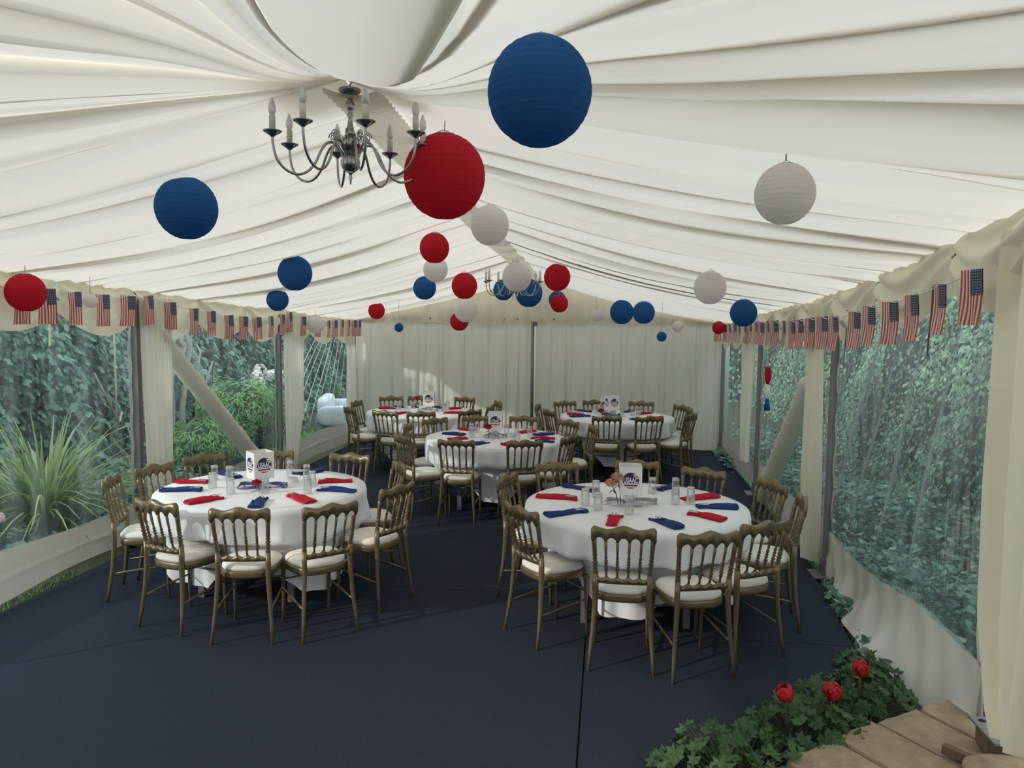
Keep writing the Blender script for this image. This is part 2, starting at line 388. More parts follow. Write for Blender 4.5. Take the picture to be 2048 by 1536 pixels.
# fan over the camera, gathered at the first ridge hook
APX = (CX, 3.415, ridge_z(3.4) + 0.03)
r = random.Random(31)
al = breaks(r, -90, 90, 3.5, 12); n = len(al) - 1
amp = [r.uniform(0.5, 1.0) * (al[i + 1] - al[i]) / 10 for i in range(n)]
offa = [r.uniform(-3, 3) for _ in range(n + 1)]
lap = [r.uniform(.1, .5) if r.random() < .7 else .02 for i in range(n)]; lap[-1] = 0
cols = [(i, t, d) for i in range(n) for t, d in pleat_profile(lap[i])] + [(n - 1, 1.0, 0)]
nr = 30; vs = []
for (i, t, dd) in cols:
    for j in range(nr + 1):
        q = j / nr
        a0 = al[i] + (al[i + 1] - al[i]) * t
        edge = min(1, min(i + t, n - i - t) / 1.5)
        a = math.radians(a0 + math.sin(PI * q) * edge * (offa[i] * (1 - t) + offa[i + 1] * t))
        sa, ca = math.sin(a), math.cos(a)
        rm = 3.0 / max(1e-6, abs(sa)) if abs(sa) > 0.55 else 99
        rm = min(rm, 5.4 / max(0.05, ca)) if ca > 0.05 else rm
        rr = 0.03 + (min(rm, 6.5) - 0.03) * q ** 1.25
        x, y = APX[0] + rr * sa, APX[1] - rr * ca
        z = roof_z(x, max(y, -1)) + 0.005
        pl = amp[i] * dd * min(0.14, 0.008 + 0.075 * rr) * edge * (.35 if abs(a0 - 19) < 14 else .4 if 33 < a0 < 55 else 1) + .004 * math.sin(13 * t + 5 * rr + i) * dd * min(1, rr)
        lat = rr * math.sin(math.radians(a0 - 19)); alo = rr * max(0, math.cos(math.radians(a0 - 19)))
        sg = 0.24 * min(alo, 1.5) * math.exp(-(abs(lat) / 0.40) ** 2.4) * (1 - smoothstep(1.3, 4.0, rr))
        sg += 0.03 * math.sin(PI * q) * edge
        tuck = 0.0
        vs.append((x, y, z - pl - sg - tuck))
fs = [(c * (nr + 1) + j, (c + 1) * (nr + 1) + j, (c + 1) * (nr + 1) + j + 1, c * (nr + 1) + j + 1) for c in range(len(cols) - 1) for j in range(nr)]
MB().add(vs, fs).obj('lining_panel', M['lining'], ceiling)
MB().grid(lambda u, v: (CX - .35 + .7 * u, 3.1 + .55 * v, ridge_z(3.1 + .55 * v) + .045 - .236 * abs(.7 * u - .35)), 8, 4).obj('ridge_patch', M['lining'], ceiling)
# floor: three carpet sheets butted along dark joints, and the ground under everything
ground = MB().grid(lambda u, v: (-30 + 60 * u, -12 + 60 * v, -0.03), 8, 8).obj('ground', M['soil'], kind='structure')
floor = struct('floor')
def sheet(poly): MB().prism(poly, -0.022, 0.0).obj('carpet_sheet', M['carpet'], floor, smooth=False)
sheet([(-4.10, -1.2), (-0.105, -1.2), (-0.105, 5.6), (-4.10, 5.6)])
sheet([(-0.095, -1.2), (0.62, -1.2), (0.62, 2.6), (1.36, 4.2), (1.58, 4.965), (-0.095, 4.965)])
sheet([(-0.095, 4.975), (1.585, 4.975), (1.76, 7.08), (1.80, 10.2), (1.84, 12.5), (-4.10, 12.5), (-4.10, 5.61), (-0.095, 5.61)])

# unseen house wall, added behind the camera to hold back sky light
MB().box((-1.2, -4.5, 2.4), (14, .3, 5.0)).obj('light_block_wall', M['light_block'], kind='structure', smooth=False)

# back wall: pleated curtain in two halves, gable with swagged hem, centre pole
wall_back = struct('wall_back')
def pleat_curtain(x0, x1, z0, z1, y, seed, amp=0.03):
    r = random.Random(seed)
    bt = breaks(r, x0, x1, 0.05, 0.15); n = len(bt) - 1
    am = [r.uniform(0.4, 1.0) * amp for _ in range(n)]
    sh = [0] + [r.uniform(-.04, .04) for _ in range(n - 1)] + [0]
    T = [0, .2, .5, .8]
    cols = [(i, t) for i in range(n) for t in T] + [(n - 1, 1.0)]
    nz = 10; vs = []
    for i, t in cols:
        for j in range(nz + 1):
            v = j / nz
            xa = bt[i] + sh[i] * v; xb = bt[i + 1] + sh[i + 1] * v
            vs.append((xa + (xb - xa) * t, y - am[i] * math.sin(PI * t) ** .8 * (0.5 + 0.5 * v) - 0.012 * math.sin(i * 1.7 + 3 * v), z1 + (z0 - z1) * v))
    fs = [(c * (nz + 1) + j, (c + 1) * (nz + 1) + j, (c + 1) * (nz + 1) + j + 1, c * (nz + 1) + j + 1) for c in range(len(cols) - 1) for j in range(nz)]
    return MB().add(vs, fs)
pleat_curtain(-4.12, CX - 0.04, 0.02, 2.03, YB, 5, .045).obj('curtain_half', M['backcurtain'], wall_back)
pleat_curtain(CX + 0.04, 1.77, 0.02, 2.03, YB, 6, .045).obj('curtain_half', M['backcurtain'], wall_back)
MB().box(((XL + XR) / 2, YB + 0.12, 1.4), (6.2, 0.02, 2.8)).obj('outer_sheet', M['outer'], wall_back)
def gable(u, v):
    x = XL + 6.0 * u
    top = roof_z(x, YB) + 0.03
    sw = abs(math.sin(u * 9 * PI))
    bot = 1.985 - 0.035 * sw + 0.02
    z = top + (bot - top) * v
    y = YB - 0.05 - 0.03 * abs(math.sin(u * 31 * PI + 0.7 * math.sin(9 * u))) * (0.4 + 0.6 * v) - 0.05 * math.sin(PI * v) ** 2 * sw
    return (x, y, z)
MB().grid(gable, 260, 10).obj('gable_swag', M['valance'], wall_back)
MB().tube([(XL, YB - .03, 2.06), (XR, YB - .03, 2.06)], 0.03, 8).obj('gable_rail', M['alu'], wall_back)

# side walls: windows with a clear pane, white skirt and hem, one per bay
def wall_side(side):
    X = XR if side > 0 else XL
    for b in range(3):
        Y0, Y1 = ARCH[b + 1] + (.45 if side > 0 and b == 0 else .03), ARCH[b + 2] - .03
        wd = struct('window_%d' % (b + 1 if side < 0 else b + 4))
        zt = eave_z(side, (Y0 + Y1) / 2) - 0.02
        sk = 0.36
        r = random.Random(b * 3 + side + 50)
        # diagonal crease lines: (y at top, y at bottom, strength)
        if side > 0 and b == 0: cr = [(3.75 + .34 * k + r.uniform(-.1, .1), 4.45 + .5 * k + r.uniform(-.15, .15), r.uniform(.4, 1)) for k in range(7)]
        elif side < 0 and b == 2: cr = [(12.1 - .12 * k, 11.6 - .34 * k + r.uniform(-.1, .1), r.uniform(.56, .8)) for k in range(9)]
        else: cr = [(Y0 + (Y1 - Y0) * q, Y0 + (Y1 - Y0) * q + r.uniform(-.15, .15), r.uniform(.3, .6)) for q in ([.04, .42, .93] if b else [.55, .86])]
        def skirt_top(y):
            z = sk + 0.02 * math.sin(3 * y)
            if side > 0 and b == 0: z = 0.37 + 0.05 * math.sin(2.2 * (y - 3.6))
            return z
        def off(y, z):
            o = 0.010 * math.sin(2.1 * y + z) + 0.008 * math.sin(5 * y - 2 * z)
            for a, c, s in cr:
                q = (zt - z) / (zt - sk); yy = a + (c - a) * q
                o += s * 0.016 * math.exp(-((y - yy) / 0.028) ** 2)
            return o
        def pane(u, v):
            y = Y0 + (Y1 - Y0) * u; z = skirt_top(y) + (zt - skirt_top(y)) * v
            return (X - side * off(y, z), y, z)
        MB().grid(pane, 130, 24).obj('clear_pane', M['vinyl_right' if side > 0 else 'vinyl_left'], wd)
        for a, c, s in cr:      # whitened crease ridges of the sheet
            if s < .55: continue
            pts = []
            for k in range(9):
                q = 0.12 + 0.8 * k / 8; z = zt + (sk - zt) * q; y = a + (c - a) * q
                if Y0 < y < Y1: pts.append((X - side * (off(y, z) + .002), y, z))
            if len(pts) > 2: MB().tube(pts, [0.001 + (0.013 if side > 0 else 0.007) * s * math.sin(PI * (i + .3) / len(pts)) for i in range(len(pts))], 6, flat=.25).obj('crease', M['crease'], wd)
        def skirt(u, v):
            y = Y0 - .02 + (Y1 - Y0 + .04) * u; zt_ = skirt_top(y) + 0.015; zb = 0.03
            bow = 0.03 * math.sin(4 * y + 2 * v)
            flare = 0.0
            if side > 0 and b == 0:
                flare = 0.20 * v * v * math.sin(PI * min(1, max(0, (y - 3.75) / 2.5))) + 0.02 * math.sin(11 * y) * v
                zb = 0.02 - 0.0 * y
            if side < 0:
                flare = 0.03 * v
                zb = 0.05 + 0.02 * math.sin(2.5 * y)
            if side > 0 and b == 0: bow += .05 * math.sin(6 * y + 3 * v) * v + .03 * math.sin(13 * y - 5 * v) * v + .02 * math.sin(21 * y + 8 * v)
            z = zt_ + (zb - zt_) * v
            crs = 0.012 * math.exp(-((v - .55) / .05) ** 2) if side < 0 else 0
            return (X - side * (0.006 + flare + bow * .35 + crs), y, z)
        MB().grid(skirt, 110, 20).obj('skirt', M['skirt'], wd)
        for yy, w in ((Y0 + .02, .05), (Y1 - .02, .05)):
            MB().grid(lambda u, v: (X - side * (0.008 + .006 * math.sin(40 * v)), yy + (u - .5) * w + .006 * math.sin(33 * v), .1 + (zt - .1) * v), 3, 40).obj('side_hem', M['skirt'], wd)
wall_side(-1); wall_side(1)

# valances: gathered swags along both eaves, one piece per swag
def valance(side, ys, name, label):
    X = XR if side > 0 else XL
    t = thing(name, label, 'valance', (X, ys[0], 0))
    for i in range(len(ys) - 1):
        r = random.Random(i * 5 + side + 9)
        y0, y1 = ys[i], ys[i + 1]; sk = r.uniform(-.3, .3); dp = r.uniform(.9, 1.1)
        def sw(u, v):
            y = y0 + (y1 - y0) * u
            top = eave_z(side, y) + 0.03
            bell = math.sin(PI * u) ** 0.8
            uu = min(1, max(0, u + sk * u * (1 - u)))
            arc = 4 * uu * (1 - uu)
            drop = 0.27 + 0.17 * bell * dp
            z = top - drop * v
            fold = 0.022 * math.sin(2 * PI * (2.6 * v - 0.9 * arc + .2 * i)) * smoothstep(.05, .3, v) * (1 - .6 * smoothstep(.75, 1, v))
            o = 0.05 + 0.05 * math.sin(PI * min(1, v * 1.1)) * (.4 + .6 * bell) + fold - 0.03 * math.exp(-(min(u, 1 - u) / .05) ** 2)
            return (X - side * o, y, z)
        mb = MB().grid(sw, 30, 22)
        mb.v = [(a - X, b_ - ys[0], c) for a, b_, c in mb.v]
        mb.obj('swag', M['valance'], t)
valance(-1, [3.3, 4.4, 5.42, 6.39, 7.43, 8.41, 9.39, 10.4, 11.4, 12.36], 'swag_valance', 'cream fabric valance draped in swags along the left eave')
valance(1, [3.39, 4.29, 5.44, 6.39, 7.46, 8.45, 9.39, 10.4, 11.4, 12.36], 'swag_valance', 'cream fabric valance draped in swags along the right eave')

# posts
def post(x, y, z1, label, w=0.065, plate=True, zb=0.0):
    t = thing('tent_post', label, 'post', (x, y, zb))
    MB().box((0, 0, (z1 - zb) / 2 + .005), (0.055, w, z1 - zb - .01)).obj('shaft', M['alu'], t, smooth=False)
    MB().box((0.0275, 0, (z1 - zb) / 2), (0.008, w * .35, z1 - zb - .06)).obj('keder_channel', M['steel'], t, smooth=False)
    if plate:
        MB().box((0, 0, 0.004), (0.24, 0.24, 0.008)).obj('base_plate', M['steel'], t, smooth=False)
        MB().box((0, 0, 0.07), (0.085, w + .03, 0.13)).obj('base_socket', M['steel'], t, smooth=False)
    return t
for Y, s in ((6.39, 'behind the near left table'), (9.39, 'second along the left wall, right of the green shrub'), (12.33, 'in the far left corner of the tent')):
    post(XL + .035, Y, eave_z(-1, Y) - .06, 'grey aluminium tent post ' + s)
for Y, s in ((6.39, 'with a steel foot plate, right of the near right table'), (9.39, 'between two clear panels, left of the right-hand brace'), (12.33, 'in the far right corner of the tent')):
    post(XR - .02, Y, eave_z(1, Y) - .06, 'grey aluminium tent post ' + s)
pR0 = thing('tent_post', 'tent post on a wood block above the sandstone slabs, wrapped in curtain', 'post', (1.88, 3.56, 0.22))
MB().box((0, 0, 1.14), (0.055, 0.09, 2.28)).obj('shaft', M['alu'], pR0, smooth=False)
mb = MB().box((-0.03, 0, 0.005), (0.30, 0.24, 0.010)); mb.box((-.02, .04, .05), (.1, .012, .09)); mb.obj('base_plate', M['steel'], pR0, smooth=False)
for hx, hy in ((-.14, .08), (-.12, -.08)):
    MB().lathe([(0.016, 0), (0.016, 0.002)], 12, (hx, hy, 0.0095)).obj('bolt_hole', M['seam'], pR0, smooth=False)
t = thing('centre_pole', 'dark grey pole standing at the middle of the back curtain', 'pole', (CX, YB - .12, 0))
MB().tube([(0, 0, 0.006), (0, 0, 2.02)], 0.026, 12).obj('shaft', M['alu'], t)
MB().box((0.045, -.01, 1.98), (0.05, 0.05, 0.07)).obj('clamp', M['steel'], t, smooth=False)
MB().box((0, 0, 0.004), (0.16, 0.16, 0.008)).obj('base_plate', M['steel'], t, smooth=False)

# curtains gathered at the posts
def post_curtain(side, y0, prof, label, seed, zb=0.03, mt='curtain', npl=9, depth=0.05, Xo=0.0):
    """prof: (z, y_from, y_to) from top to bottom"""
    X = (XR if side > 0 else XL) - side * (0.065 + Xo)
    r = random.Random(seed)
    t = thing('post_curtain', label, 'curtain', (X, y0, 0))
    ph = [r.uniform(0, 6) for _ in range(4)]
    def fn(u, v):
        z = prof[0][0] + (prof[-1][0] - prof[0][0]) * v
        a, b = prof[-1][1], prof[-1][2]
        for k in range(len(prof) - 1):
            if prof[k][0] >= z >= prof[k + 1][0]:
                q = (prof[k][0] - z) / max(1e-6, prof[k][0] - prof[k + 1][0]); q = q * q * (3 - 2 * q)
                a = prof[k][1] + (prof[k + 1][1] - prof[k][1]) * q; b = prof[k][2] + (prof[k + 1][2] - prof[k][2]) * q; break
        y = a + (b - a) * u
        o = depth * abs(math.sin(u * npl * PI + .5 * math.sin(2 * v + ph[0]))) ** .8 * (.5 + .5 * math.sin(u * 7 + ph[1]) ** 2) + .02 * math.sin(3 * u + 2.5 * v + ph[2])
        o += 0.05 * math.sin(PI * u)
        return (-side * o, y - y0, z)
    MB().grid(fn, 110, 24).obj('drape', M[mt], t)
    return t
post_curtain(-1, 6.39, [(2.2, 6.40, 6.86), (1.9, 6.40, 6.82), (0.6, 6.42, 6.80), (.03, 6.45, 6.80)], 'pale curtain gathered beside the left post nearest the camera', 1)
post_curtain(-1, 9.39, [(2.1, 9.42, 10.2), (1.6, 9.42, 10.08), (0.9, 9.42, 10.1), (.03, 9.46, 9.8)], 'pale curtain gathered beside the second left post, by the green shrub', 2)
post_curtain(-1, 11.9, [(2.0, 11.75, 12.25), (1.2, 11.85, 12.25), (.03, 11.9, 12.2)], 'narrow pale curtain in the far left corner', 3, npl=5)
post_curtain(1, 6.45, [(2.2, 6.47, 7.05), (1.7, 6.47, 7.0), (0.8, 6.48, 6.95), (.25, 6.5, 6.8), (.07, 6.52, 6.68)], 'cream curtain tied in at its foot beside the steel foot plate', 4, mt='cream', npl=6)
post_curtain(1, 9.45, [(2.1, 9.5, 10.05), (1.2, 9.5, 9.95), (.35, 9.5, 9.85)], 'cream curtain beside the right post with the hanging ornament', 5, npl=6)
post_curtain(1, 3.4, [(2.45, 2.85, 3.76), (1.4, 2.9, 3.74), (0.8, 2.95, 3.70), (.42, 3.08, 3.58), (.27, 3.2, 3.46)], 'large cream curtain wrapping the post above the sandstone slabs', 6, npl=4, depth=.075, Xo=-.03, mt='cream')

# braces wrapped in fabric
def brace(p0, p1, label, rad):
    t = thing('wrapped_brace', label, 'brace', p0)
    p0 = Vector(p0); p1 = Vector(p1); d = p1 - p0; r = random.Random(3)
    pts = [d * (k / 40) for k in range(41)]
    rs = [rad * (1 + .035 * math.sin(k * 1.1) + r.uniform(-.05, .05)) * (0.8 if k in (0, 40) else 1) for k in range(41)]
    MB().tube(pts, rs, 14, flat=0.7).obj('fabric_sleeve', M['curtain'], t)
    MB().tube([d * -.03, d * 1.03], 0.02, 8).obj('brace_tube', M['alu'], t)
brace((-4.13, 6.58, 1.95), (-4.06, 8.62, 0.30), 'diagonal brace in a cream fabric sleeve across the second left window', 0.105)
brace((1.78, 6.98, 1.55), (1.75, 8.75, 0.08), 'diagonal brace in a wrinkled cream sleeve by the right windows', 0.098)

# bunting of small flags
def flag_meshes():
    w, h = 0.145, 0.255
    def pt(u, v): return (0.012 * math.sin(2.6 * v + 1.0) * v + 0.006 * math.sin(9 * u + 4 * v) * v, (u - .5) * w, -h * v)
    mb = MB(); nv = 8
    for c in range(13):
        sub = MB(); u0, u1 = c / 13, (c + 1) / 13
        vs = [pt(u, j / nv) for j in range(nv + 1) for u in (u0, u1)]
        mb.add(vs, [(2 * j, 2 * j + 1, 2 * j + 3, 2 * j + 2) for j in range(nv)], 0 if c % 2 == 0 else 1)
    fm = mb.mesh('flag', [M['flag_red'], M['flag_white']])
    out = []
    for sgn in (1, -1):
        cm = MB(); nu = 4; nv2 = 4
        vs = [tuple(a + b for a, b in zip(pt(u_, v_ * .46), (s_ * .0025, 0, 0))) for s_ in (1, -1) for v_ in [j / nv2 for j in range(nv2 + 1)]
              for u_ in [(0.0 if sgn > 0 else 6 / 13) + 7 / 13 * i / nu for i in range(nu + 1)]]
        base = (nu + 1) * (nv2 + 1)
        fs = [(s * base + j * (nu + 1) + i, s * base + j * (nu + 1) + i + 1, s * base + (j + 1) * (nu + 1) + i + 1, s * base + (j + 1) * (nu + 1) + i) for s in (0, 1) for j in range(nv2) for i in range(nu)]
        cm.add(vs, fs); me = cm.mesh('canton', M['flag_navy'])
        uvl = me.uv_layers.new(name='UVMap')
        for lp in me.loops:
            k = lp.vertex_index % base
            uvl.data[lp.index].uv = ((k % (nu + 1)) / nu, (k // (nu + 1)) / nv2)
        out.append(me)
    return fm, out
FLAG, CANT = flag_meshes()
def bunting(X, L, label, side):
    t = thing('flag_bunting', label, 'bunting', (X, L[0][0], 0))
    L = [(y, z, X) for y, z in L]
    pts = []
    for a, b in zip(L[:-1], L[1:]):
        for k in range(4):
            q = k / 4; pts.append((0, a[0] + (b[0] - a[0]) * q - L[0][0], a[1] + (b[1] - a[1]) * q - .02 * math.sin(PI * q)))
    pts.append((0, L[-1][0] - L[0][0], L[-1][1]))
    MB().tube(pts, 0.003, 5).obj('string', M['string'], t)
    r = random.Random(11 + side)
    for y, z, _ in L:
        f = link('flag', FLAG, t); f.location = (0, y - L[0][0], z); f.rotation_euler = (r.uniform(-.06, .06), 0, side * r.uniform(-.05, .36))
        c = link('canton', CANT[0 if side > 0 else 1], f)
        if side > 0: pass
bunting(1.655, [(3.81, 2.29), (4.15, 2.24), (4.51, 2.2), (4.83, 2.17), (5.2, 2.15), (5.49, 2.12), (5.97, 2.09), (6.28, 2.09), (6.66, 2.08), (7.01, 2.07), (7.28, 2.06), (7.6, 2.06), (8.02, 2.06), (8.35, 2.06), (8.7, 2.05), (9.0, 2.05), (9.35, 2.05), (9.7, 2.04), (10.1, 2.03), (10.5, 2.03), (10.9, 2.02), (11.3, 2.02), (11.7, 2.01), (12.1, 2.0)],
        'string of small American flags pinned along the right valance', 1)
bunting(-4.015, [(4.62, 2.25), (4.9, 2.23), (5.14, 2.23), (5.44, 2.22), (5.77, 2.21), (6.1, 2.21), (6.39, 2.22), (6.73, 2.17), (7.14, 2.12), (7.47, 2.1), (7.84, 2.06), (8.18, 2.05), (8.5, 2.04), (8.88, 2.06), (9.21, 2.08), (9.43, 2.11), (9.86, 2.06), (10.4, 2.03), (10.82, 2.01), (11.07, 2.01), (11.39, 2.02), (11.7, 2.02), (11.96, 2.01), (12.2, 2.01)],
        'string of small American flags pinned along the left valance', -1)

# webbing straps hanging below the valance
for x, y, z0, z1, lab in ((1.74, 4.45, 2.12, 1.86, 'dark webbing strap hanging over the nearest right window'), (1.74, 5.94, 2.02, 1.74, 'thin dark strap hanging at the far edge of the nearest right window'),
                          (1.74, 7.55, 1.98, 1.72, 'thin strap hanging above the wrapped brace on the right'), (-4.1, 5.26, 2.10, 1.80, 'pale webbing strap hanging over the ivy in the nearest left window')):
    t = thing('hanging_strap', lab, 'strap', (x, y, z0 + .12))
    z0 += .12
    mb = MB()
    def fn(u, v): return (0.004 * math.sin(5 * v), (u - .5) * .022 + .01 * math.sin(2 * v), (z1 - z0) * v)
    mb.grid(fn, 2, 10); mb.obj('webbing', M['strap'] if x > 0 else M['valance'], t)
    MB().box((0, .006, z1 - z0), (.008, .026, .022)).obj('buckle', M['steel'], t, smooth=False)
# hanging ornament on the right
t = thing('hanging_ornament', 'small red, white and navy ornament hanging at the right windows', 'ornament', (1.68, 8.34, 1.62))
MB().tube([(0, 0, .42), (0, 0, 0)], .003, 5).obj('cord', M['string'], t)
MB().lathe([(.008, 0), (.03, -.02), (.035, -.05), (.02, -.06)], 10).obj('cap', M['wire'], t)
MB().lathe([(.030, -.06), (.036, -.09), (.034, -.17), (.012, -.225)], 10).obj('red_drop', M['red_paper'], t)
MB().lathe([(.006, -.225), (.026, -.25), (.028, -.36), (.012, -.38)], 10).obj('white_drop', M['white_paper'], t)
MB().lathe([(.018, -.375), (.034, -.50)], 10).obj('navy_tail', M['blue_paper'], t)
# ------------------------------------------------------------------ garden outside
def ivy_leaf(s=1.0):
    pts = [(0, 0), (-.30, -.08), (-.50, .22), (-.28, .38), (-.30, .72), (0, 1.0), (.30, .72), (.28, .38), (.50, .22), (.30, -.08)]
    vs = [(x * s, y * s, -abs(x) * .35 * s) for x, y in pts] + [(0, .4 * s, .04 * s)]
    n = len(pts); return vs, [(i, (i + 1) % n, n) for i in range(n)]
def oval_leaf(s=1.0, w=.5):
    vs = [(0, 0, 0), (-.5 * w * s, .45 * s, -.08 * s), (0, s, -.1 * s), (.5 * w * s, .45 * s, -.08 * s), (0, .45 * s, .03 * s)]
    return vs, [(0, 1, 4), (1, 2, 4), (2, 3, 4), (3, 0, 4)]
def frame_from(nrm, down, roll):
    z = Vector(nrm).normalized(); y = Vector(down); y = (y - z * y.dot(z)).normalized(); x = y.cross(z)
    m = Matrix((x, y, z)).transposed(); return Matrix.Rotation(roll, 3, z) @ m
def scatter(template, places, m, name, parent):
    tv, tf = template; tv = np.array(tv); tf = np.array(tf); V = []; F = []; k = len(tv)
    for i, (p, R, s) in enumerate(places):
        V.append(tv @ np.array(R).T * s + np.array(p)); F.append(tf + i * k)
    return link(name, np_mesh(name, np.concatenate(V), np.concatenate(F), m), parent)
def leafy_wall(name, label, cat, X, nside, y0, y1, z1, n, size, m, nparts, seed, tmpl, depth=.35, lumps=.25, ztop=None):
    """hedge face looking towards nside, with single leaves in front of a dense mass"""
    r = random.Random(seed)
    t = thing(name, label, cat, (X, (y0 + y1) / 2, 0))
    def lump(y, z): return lumps * (math.sin(1.7 * y + seed) * math.sin(2.1 * z + .8 * y) * .6 + .4 * math.sin(4.3 * y + 3.1 * z))
    zt = ztop or (lambda y: z1)
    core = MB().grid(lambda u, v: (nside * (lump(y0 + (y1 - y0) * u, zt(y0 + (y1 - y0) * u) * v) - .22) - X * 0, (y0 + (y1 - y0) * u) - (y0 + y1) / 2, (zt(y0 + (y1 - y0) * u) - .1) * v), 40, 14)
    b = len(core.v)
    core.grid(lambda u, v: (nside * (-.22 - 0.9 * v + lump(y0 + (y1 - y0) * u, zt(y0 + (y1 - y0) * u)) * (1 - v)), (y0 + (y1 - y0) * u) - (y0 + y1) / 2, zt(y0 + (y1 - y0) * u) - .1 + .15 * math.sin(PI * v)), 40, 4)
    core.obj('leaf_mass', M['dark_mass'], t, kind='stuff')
    pl = []
    for i in range(n):
        y = r.uniform(y0, y1); z = zt(y) * (1 - r.random() ** 1.15) * 1.02 + .02
        o = lump(y, z) + r.uniform(-.2, .12) * depth / .35
        nr = (nside * 1.0, r.gauss(0, .45), r.gauss(.45, .4))
        pl.append(((nside * o, y - (y0 + y1) / 2, z), frame_from(nr, (r.gauss(0, .25), r.gauss(0, .35), -1), r.gauss(0, .5)), size * r.uniform(.65, 1.25)))
    for i in range(int(n * .12)):    # leaves along the top
        y = r.uniform(y0, y1); q = r.random()
        pl.append(((nside * (-.2 - .8 * q), y - (y0 + y1) / 2, zt(y) - .08 + .15 * math.sin(PI * q) + r.uniform(0, .12)), frame_from((nside * .3, r.gauss(0, .4), 1), (nside, r.gauss(0, 1), -.3), r.gauss(0, 1)), size * r.uniform(.65, 1.25)))
    front = sorted(range(n), key=lambda i: -nside * pl[i][0][0])
    front = [i for i in front if r.random() < .5][:nparts]; fs = set(front)
    me = MB().add(*tmpl).mesh('leaf', m, smooth=False)
    for i in front:
        p, R, s = pl[i]; o = link('leaf', me, t)
        o.matrix_local = Matrix.Translation(p) @ R.to_4x4() @ Matrix.Scale(s, 4)
    o = scatter(tmpl, [pl[i] for i in range(len(pl)) if i not in fs], m, 'foliage', t); o['kind'] = 'stuff'
    return t
leafy_wall('ivy_hedge', 'dark ivy-covered hedge seen through the left windows', 'hedge', -6.5, 1, 4.2, 19.5, 2.5, 23000, .10, M['ivy'], 290, 3, ivy_leaf(), ztop=lambda y: 2.42 + .10 * math.sin(1.9 * y) + .06 * math.sin(5.1 * y))
leafy_wall('garden_hedge', 'tall leafy green hedge seen through the right windows', 'hedge', 3.7, -1, 2.6, 20, 3.4, 34000, .068, M['hedge'], 290, 4, oval_leaf(1, .7), lumps=.3, ztop=lambda y: 3.3 + .2 * math.sin(1.3 * y))

def cross_hedge(name, label, y, x0, x1, z1, n, size, m, seed):
    t = leafy_wall(name, label, 'hedge', 0, -1, x0, x1, z1, n, size, m, 0, seed, oval_leaf(1, .7), lumps=.3, ztop=lambda q: z1 + .25 * math.sin(1.4 * q + seed))
    t.rotation_euler = (0, 0, PI / 2); t.location = ((x0 + x1) / 2, y, 0); return t
cross_hedge('back_hedge', 'green hedge closing the garden beyond the far left window', 20.5, -13, -4.4, 3.6, 5000, .13, M['hedge'], 6)
cross_hedge('back_hedge', 'green hedge closing the garden beyond the far right window', 20.5, 1.9, 6, 3.8, 2500, .13, M['hedge'], 7)

def grass_clump(name, label, loc, n, L, spread, seed, nparts=90, m='blade', w=.014):
    r = random.Random(seed); t = thing(name, label, 'grass', loc); rest = MB()
    for i in range(n):
        a = r.uniform(0, 2 * PI); ln = L * r.uniform(.55, 1.15); lean = r.uniform(.15, 1.0) * spread; br = r.uniform(0, .24)
        mb = MB(); vs = []; K = 6
        sx_, sy = math.cos(a), math.sin(a)
        for k in range(K + 1):
            q = k / K; d = br + lean * q * q * ln * 1.1; z = ln * (q - .58 * min(lean, 1.3) * q ** 2.4)
            ww = w * (1 - .9 * q ** 2) * (.5 + q * 1.2 if q < .4 else 1)
            for s in (-1, 1): vs.append((sx_ * d - sy * ww * s, sy * d + sx_ * ww * s, z))
        fs = [(2 * k, 2 * k + 1, 2 * k + 3, 2 * k + 2) for k in range(K)]
        if i < nparts: mb.add(vs, fs).obj('blade', M[m], t)
        else: rest.add(vs, fs)
    if rest.v: rest.obj('blades', M[m], t, kind='stuff')
    return t
grass_clump('ornamental_grass', 'clump of arching ornamental grass outside the nearest left window', (-5.05, 6.35, -.03), 420, 1.25, 1.25, 5, w=.018)
grass_clump('ornamental_grass', 'dry thin grass at the hedge foot beside the nearest left post', (-5.0, 7.75, -.03), 120, .6, .6, 6, 60, w=.007)

def bush(name, label, cat, loc, rad, n, size, m, seed, tmpl, kind='leaves', nparts=0, trunk=True, flat=1.0):
    r = random.Random(seed); t = thing(name, label, cat, loc)
    pl = []
    for i in range(n):
        v = Vector((r.gauss(0, 1), r.gauss(0, 1), r.gauss(0, 1))).normalized()
        q = r.uniform(.55, 1.0) * (1 + .16 * math.sin(5 * v.x + 3 * v.z + seed) + .1 * math.sin(9 * v.y + 2))
        p = (v.x * rad[0] * q, v.y * rad[1] * q, rad[2] * (1.0 + v.z * q * flat))
        nr = (v.x + r.gauss(0, .4), v.y + r.gauss(0, .4), v.z + .3 + r.gauss(0, .4))
        pl.append((p, frame_from(nr, (v.x, v.y, .3 * r.gauss(0, 1) - .1), r.uniform(-1, 1)), size * r.uniform(.7, 1.3)))
    me = MB().add(*tmpl).mesh('leaf', m, smooth=False)
    for p, R, s in pl[:nparts]:
        o = link('leaf', me, t); o.matrix_local = Matrix.Translation(p) @ R.to_4x4() @ Matrix.Scale(s, 4)
    o = scatter(tmpl, pl[nparts:], m, 'foliage', t); o['kind'] = 'stuff'
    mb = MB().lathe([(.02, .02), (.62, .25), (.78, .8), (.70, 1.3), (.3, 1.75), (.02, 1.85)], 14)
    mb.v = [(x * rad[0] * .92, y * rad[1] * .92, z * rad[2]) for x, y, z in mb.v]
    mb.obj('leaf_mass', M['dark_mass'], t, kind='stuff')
    if trunk: MB().tube([(0, 0, 0), (.02, 0, rad[2])], .03, 6).obj('trunk', M['bark'], t)
    return t
